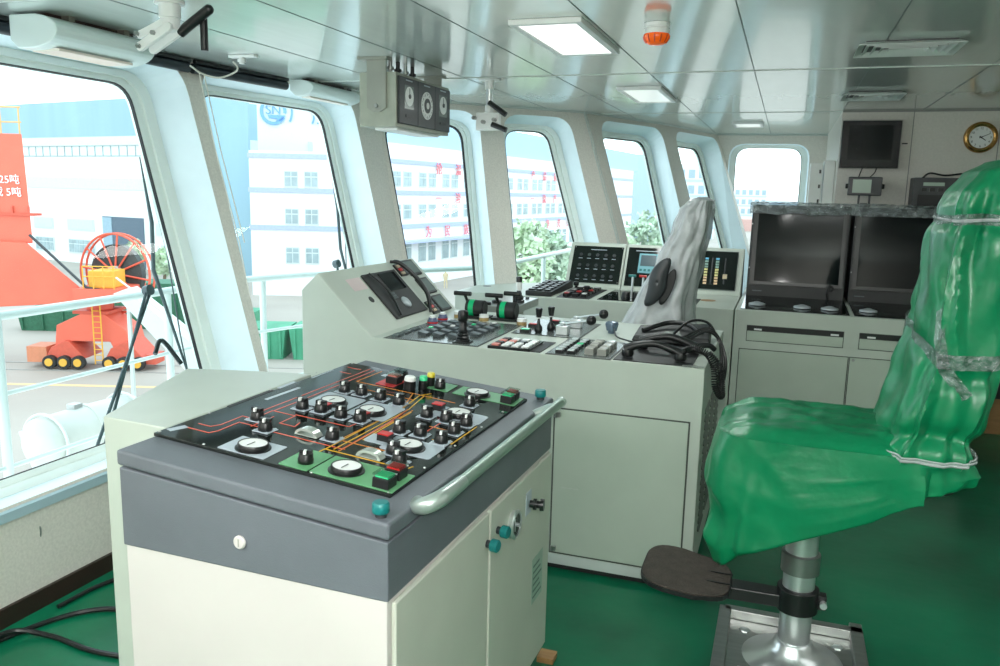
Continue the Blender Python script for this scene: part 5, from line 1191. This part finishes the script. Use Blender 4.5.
def tree(a, d, h, r, label, seed, m=None):
    t = thing('tree', label, 'tree', W(a, d, -9.3)); hz = h*.38; c = W(a, d, -9.3 + h - hz)
    b = MB(); b.tube([W(a, d, -9.3), W(a+.1, d, -9.3+h*.4), c], [.16, .12, .04], 8); b.tube([W(a, d, -9.3+h*.35), c + Vector((r*.5, 0, .2))], [.07, .03], 6); b.tube([W(a, d, -9.3+h*.4), c + Vector((-r*.5, .3, .4))], [.07, .03], 6); obj('trunk', b, TRK, t)
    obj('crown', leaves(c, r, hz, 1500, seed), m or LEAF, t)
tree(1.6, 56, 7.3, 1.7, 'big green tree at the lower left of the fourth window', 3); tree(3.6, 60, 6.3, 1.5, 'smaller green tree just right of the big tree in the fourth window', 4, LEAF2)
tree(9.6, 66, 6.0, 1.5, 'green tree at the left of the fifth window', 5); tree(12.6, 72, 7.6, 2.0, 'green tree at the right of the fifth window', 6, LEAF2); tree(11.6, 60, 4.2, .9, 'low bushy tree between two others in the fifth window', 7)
tree(-38, 84, 3.4, .9, 'tiny young tree in front of the hall doorway', 8); tree(-33, 79, 3.0, .8, 'tiny young tree at the foot of the blue warehouse', 9)
# parked cars
def car(a, d, label, m):
    t = thing('car', label, 'car', W(a, d, -9.3)); b = MB(); pr = [(-2.1, .3), (-2.1, .8), (-1.5, .95), (-.9, 1.4), (.7, 1.4), (1.3, .95), (2.1, .8), (2.1, .3)]
    b.prism([W(a+x, d, -9.3+z) for x, z in pr], F*1.7); obj('body', b, m, t, bevel=.05)
    b = MB(); b.prism([W(a+x, d-.02, -9.3+z) for x, z in [(-1.2, .95), (-.8, 1.32), (.62, 1.32), (1.05, .95)]], F*1.74); obj('glass', b, GRY, t)
    for x in (-1.3, 1.3): b = MB(); b.cyl(W(a+x, d-.03, -8.98), W(a+x, d+.2, -8.98), .32); obj('wheel', b, BLACKM, t)
car(5.2, 74, 'dark parked car below the fourth window trees', GRY); car(9.2, 82, 'pale parked car behind the dark one', HZ2)
# green skips on the quay
def skip(a, d, w, h, label, m=None):
    t = thing('green_skip', label, 'skip', W(a, d, -9.3)); m = m or mat('skip green', (70, 150, 116), .6, var=.1, scale=1)
    b = MB(); b.hexa([W(a+.2, d, -9.3), W(a+w-.2, d, -9.3), W(a+w-.2, d+2.4, -9.3), W(a+.2, d+2.4, -9.3)], [W(a, d-.1, -9.3+h), W(a+w, d-.1, -9.3+h), W(a+w, d+2.5, -9.3+h), W(a, d+2.5, -9.3+h)]); obj('tub', b, m, t)
    for k in range(4): b = MB(); x = a+.25+(w-.6)*k/3; b.hexa([W(x, d-.12, -9.2), W(x+.12, d-.12, -9.2), W(x+.12, d+.02, -9.2), W(x, d+.02, -9.2)], [W(x, d-.2, -9.35+h), W(x+.12, d-.2, -9.35+h), W(x+.12, d-.05, -9.35+h), W(x, d-.05, -9.35+h)]); obj('rib', b, m, t)
skip(-14.1, 43.5, 2.4, 1.7, 'green steel skip on the quay left of the console board'); skip(-11.5, 43.5, 2.9, 1.75, 'green steel skip right behind the console board'); skip(-18.5, 50, 3.0, 1.5, 'green steel skip behind the railing post')
DG = mat('dark green container', (52, 112, 84), .6, var=.1)
skip(-30.5, 50.5, 4.5, 1.3, 'dark green container left behind the red crane', DG); skip(-25.6, 52, 7.0, 3.0, 'large dark green container behind the cable reel', DG)
# a distant person on the quay
def person(a, d):
    t = thing('person', 'tiny distant person in pale clothes standing on the quay before the office block', 'person', W(a, d, -9.3))
    me = bpy.data.meshes.new('body'); S = [(0, 0, .95, .13), (0, 0, 1.2, .13), (0, 0, 1.42, .15), (0, 0, 1.52, .055), (0, 0, 1.66, .10), (-.18, 0, 1.40, .06), (-.24, 0, 1.12, .045), (-.25, -.05, .86, .035), (.18, 0, 1.40, .06), (.24, 0, 1.12, .045), (.25, -.05, .86, .035), (-.1, 0, .88, .09), (-.11, 0, .48, .065), (-.11, 0, .08, .045), (-.11, -.14, .03, .035), (.1, 0, .88, .09), (.12, .03, .48, .065), (.13, .08, .08, .045), (.13, -.06, .03, .035)]
    E_ = [(0, 1), (1, 2), (2, 3), (3, 4), (2, 5), (5, 6), (6, 7), (2, 8), (8, 9), (9, 10), (0, 11), (11, 12), (12, 13), (13, 14), (0, 15), (15, 16), (16, 17), (17, 18)]
    me.from_pydata([W(a+x, d+y, -9.3+z) for x, y, z, r in S], E_, []); me.materials.append(mat('pale overalls', (214, 196, 160), .8))
    o = bpy.data.objects.new('body', me); COL.objects.link(o); sk = o.modifiers.new('skin', 'SKIN')
    for v, s in zip(me.skin_vertices[0].data, S): v.radius = (s[3], s[3])
    me.skin_vertices[0].data[0].use_root = True; q_ = o.modifiers.new('s', 'SUBSURF'); q_.levels = 1; q_.render_levels = 1; par(o, t)
person(-5.4, 78)

# ---------------------------------------------------------------- red quay crane
CR = mat('crane red paint', (226, 104, 80), .5, var=.05, scale=.6); CRD = mat('crane red shade', (206, 88, 66), .55, var=.05); YL = mat('crane yellow', (226, 170, 60), .5)
t = thing('quay_crane', 'red portal crane leg with cable reel, yellow winch and wheeled bogies on rails', 'crane', W(-22, 40, -9.3))
b = MB(); b.hexa([W(-27.5, 40, -3), W(-23.1, 40, -3), W(-25.4, 43, -3), W(-28.6, 43, -3)], [W(-27.5, 40, 2.25), W(-23.25, 40, 2.25), W(-25.5, 43, 2.25), W(-28.6, 43, 2.25)]); cb_ = obj('column', b, CR, t, bevel=.05)
obj('flange', wbox(MB(), -27.6, -22.9, 39.9, 40.6, -1.66, -1.54), CRD, cb_)
for k in range(6): b = MB(); a = -27.2+k*.8; b.prism([W(a, 39.98, -1.54), W(a+.08, 39.98, -1.54), W(a+.08, 39.98, -1.2), W(a, 39.98, -1.2)], -F*.08); obj('gusset', b, CRD, cb_)
b = MB(); b.prism([W(x, 39.6, h) for x, h in ((-31, -6.6), (-20.8, -5.85), (-20.6, -5.2), (-23.2, -2.95), (-31, -2.8))], F*.8 - Rt*.5); obj('leg', b, CR, t, bevel=.04)
b = MB(); b.tube([W(-22.9, 39.4, -2.55), W(-20.3, 39.4, -5.05), W(-19.4, 39.4, -5.2)], .07, 8); obj('cable_tray', b, DKGREY, t)
obj('platform_beam', wbox(MB(), -20.9, -18.7, 39.2, 42.4, -5.75, -5.1), CR, t)
obj('winch', wbox(MB(), -20.3, -19.1, 39.6, 41, -5.1, -4.25), YL, t, bevel=.04)
b = MB()
for x in (-20.4, -19.9, -19.4, -18.9): b.tube([W(x, 39.3, -5.1), W(x, 39.3, -4.0)], .03, 6)
for h in (-4.0, -4.5): b.tube([W(-20.4, 39.3, h), W(-18.8, 39.3, h)], .03, 6)
obj('guard_rail', b, YL, t)
b = MB()
for x in (-27.3, -26.3, -25.3, -24.3, -23.4): b.tube([W(x, 40.1, 2.25), W(x, 40.1, 3.5)], .04, 6)
for h in (2.8, 3.5): b.tube([W(-27.5, 40.1, h), W(-23.3, 40.1, h)], .04, 6)
obj('guard_rail', b, mat('rail amber', (214, 170, 110), .6), t)
b = MB(); b.lathe([(0, .62), (2.0, .62)], W(-20.6, 41.2, -7.6), (0, 0, 1), 20); obj('leg_post', b, CR, t)
obj('leg_flange', wbox(MB(), -21.5, -19.7, 40.2, 42.2, -6.5, -6.35), CRD, t)
b = MB(); b.prism([W(-22.5+(x+22.6)*.70, 40.2, h) for x, h in ((-22.6, -8.2), (-22.4, -7.1), (-20.6, -6.5), (-18.9, -6.5), (-17.4, -7.3), (-17.0, -8.5), (-18.2, -8.5), (-18.6, -7.9), (-21.4, -7.9), (-21.7, -8.3))], F*1.8); obj('spreader', b, CR, t, bevel=.04)
for a0, a1 in ((-22.9, -20.9), (-19.9, -17.9)):
    b = MB(); b.prism([W(x, 40, h) for x, h in ((a0, -8.75), (a0+.3, -8.2), (a0+1.0, -7.85), (a1-.8, -7.85), (a1, -8.75))], F*1.9); k = obj('bogie', b, CRD, t, bevel=.03)
    for w_ in range(3):
        c = a0+.28+w_*.72; b = MB(); b.cyl(W(c, 39.75, -8.92), W(c, 40.0, -8.92), .34, n=20); o = obj('wheel', b, BLACKM, k); b = MB(); b.cyl(W(c, 39.7, -8.92), W(c, 39.75, -8.92), .2, n=14); obj('hub', b, YL, o)
obj('buffer', wbox(MB(), -23.9, -22.9, 40.1, 41.4, -9.0, -8.2), mat('rust buffer', (206, 130, 96), .6), t); obj('buffer', wbox(MB(), -17.9, -17.4, 40.1, 41.2, -9.0, -8.5), CRD, t)
b = MB()
for x in (-20.35, -19.95): b.tube([W(x, 39.9, -9.0), W(x, 39.9, -5.4)], .035, 6)
for k in range(12): b.tube([W(-20.35, 39.9, -8.8+k*.28), W(-19.95, 39.9, -8.8+k*.28)], .025, 5)
obj('ladder', b, YL, t)
text('load_marking', '\u8f7d25\u5428', .5, frameM(W(-23.5, 39.95, .05), Rt, (0, 0, 1), -F), WHITE, cb_, .01, 'RIGHT')
text('load_marking', '\u8f7d 5\u5428', .5, frameM(W(-23.45, 39.95, -.55), Rt, (0, 0, 1), -F), WHITE, cb_, .01, 'RIGHT')
# reel
rc = W(-20.0, 42.0, -4.6); ra = (-F*.97 - Rt*.22).normalized(); e1 = Vector((0, 0, 1)); e2 = ra.cross(e1).normalized()
b = MB()
for off in (-.25, .15):
    b.tube([rc + ra*off + (e1*math.sin(2*PI*k/40) + e2*math.cos(2*PI*k/40))*2.05 for k in range(40)], .06, 6, True)
for k in range(12):
    th = 2*PI*k/12+.13; dv = e1*math.sin(th) + e2*math.cos(th); b.tube([rc + ra*.15 + dv*.35, rc + ra*.15 + dv*2.05], .05, 5)
rl = obj('reel_rim', b, CR, t)
b = MB(); b.cyl(rc - ra*.3, rc + ra*.05, 1.5, n=40); obj('cable_drum', b, mat('black cable', (66, 74, 74), .6, var=.1), rl)
b = MB(); b.cyl(rc - ra*.0, rc + ra*.3, .4, n=24); obj('hub', b, mat('pale hub', (206, 200, 190), .6), rl)
b = MB()
for d in (39.5, 41.2): wbox(b, -60, 20, d, d+.12, -9.3, -9.27)
obj_ = obj('crane_rail', b, mat('rail steel', (150, 146, 140), .5)); tag(obj_, 'pair of flush steel crane rails running along the quay', 'crane rail')
b = MB(); wbox(b, -60, 20, 36.5, 36.8, -9.3, -9.285); tag(obj('painted_line', b, mat('faded orange line', (226, 190, 140), .7)), 'faded orange line painted on the quay before the crane', 'painted line')
t = thing('gangway', 'white sloping gangway stair right of the cable reel', 'gangway', W(-15, 34, -9.3))
b = MB(); b.prism([W(x, 34, h) for x, h in ((-16.4, -4.6), (-15.9, -4.4), (-12.5, -7.2), (-12.5, -8.4), (-13.0, -8.4))], F*1.2); obj('side_panel', b, WP, t)
b = MB(); b.tube([W(-16.2, 33.9, -3.9), W(-12.6, 33.9, -6.6)], .04, 6); b.tube([W(-14.0, 33.9, -8), W(-14.0, 33.9, -9.3)], .08, 6); b.tube([W(-16, 34.5, -4.6), W(-16, 34.5, -9.3)], .1, 6); obj('handrail', b, WP, t)

# ---------------------------------------------------------------- light
w = bpy.data.worlds.new('sky'); scene.world = w; w.use_nodes = True; nt = w.node_tree; bg = nt.nodes['Background']
tc = nt.nodes.new('ShaderNodeTexCoord'); sx = nt.nodes.new('ShaderNodeSeparateXYZ'); cr = nt.nodes.new('ShaderNodeValToRGB')
nt.links.new(tc.outputs['Generated'], sx.inputs[0]); nt.links.new(sx.outputs['Z'], cr.inputs['Fac'])
cr.color_ramp.elements[0].color = (.92, .96, 1.0, 1); cr.color_ramp.elements[0].position = 0.0; cr.color_ramp.elements[1].color = (.80, .90, 1.0, 1); cr.color_ramp.elements[1].position = .9
nt.links.new(cr.outputs['Color'], bg.inputs['Color']); bg.inputs['Strength'].default_value = 3.0
def area(name, loc, rot, sx_, sy_, e, col=(1, 1, 1)):
    l = bpy.data.lights.new(name, 'AREA'); l.shape = 'RECTANGLE'; l.size = sx_; l.size_y = sy_; l.energy = e; l.color = col
    o = bpy.data.objects.new(name, l); COL.objects.link(o); o.location = loc; o.rotation_euler = rot; return o
area('ceiling_lamp_glow', (-.95, 3.58, HC-.04), (0, 0, 0), .25, .7, 9, (.95, 1, .97))
area('cabin_fill', (-1.7, -.2, HC-.05), (0, 0, 0), 2.4, 1.0, 75, (.97, 1, .98))  # added fill behind the camera to raise the room's ambient light; no fixture
area('ceiling_fill', (.6, -.5, 1.7), (PI, 0, 0), 1.0, .7, 85, (.96, 1, .98))  # added fill aimed upward, stands in for bounced light on the ceiling
area('cabin_fill_aft', (2.6, 2.6, HC-.05), (0, 0, 0), 1.6, 3.0, 22, (.97, 1, .97))  # added fill for the right side and far bulkhead; no fixture modelled
area('ceiling_lamp_glow', (-.94, 5.65, HC-.04), (0, 0, 0), .22, .7, 10, (.95, 1, .97))
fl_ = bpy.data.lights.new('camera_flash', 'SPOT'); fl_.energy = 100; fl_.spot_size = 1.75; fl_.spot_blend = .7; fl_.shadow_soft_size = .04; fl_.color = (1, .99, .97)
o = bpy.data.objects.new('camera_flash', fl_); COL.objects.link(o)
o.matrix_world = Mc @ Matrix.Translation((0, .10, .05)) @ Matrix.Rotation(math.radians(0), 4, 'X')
scene.view_settings.view_transform = 'Standard'; scene.view_settings.look = 'None'; scene.view_settings.exposure = 0.0
scene.cycles.use_denoising = True; scene.cycles.max_bounces = 8; scene.cycles.transparent_max_bounces = 12
scene.cycles.sample_clamp_indirect = 6
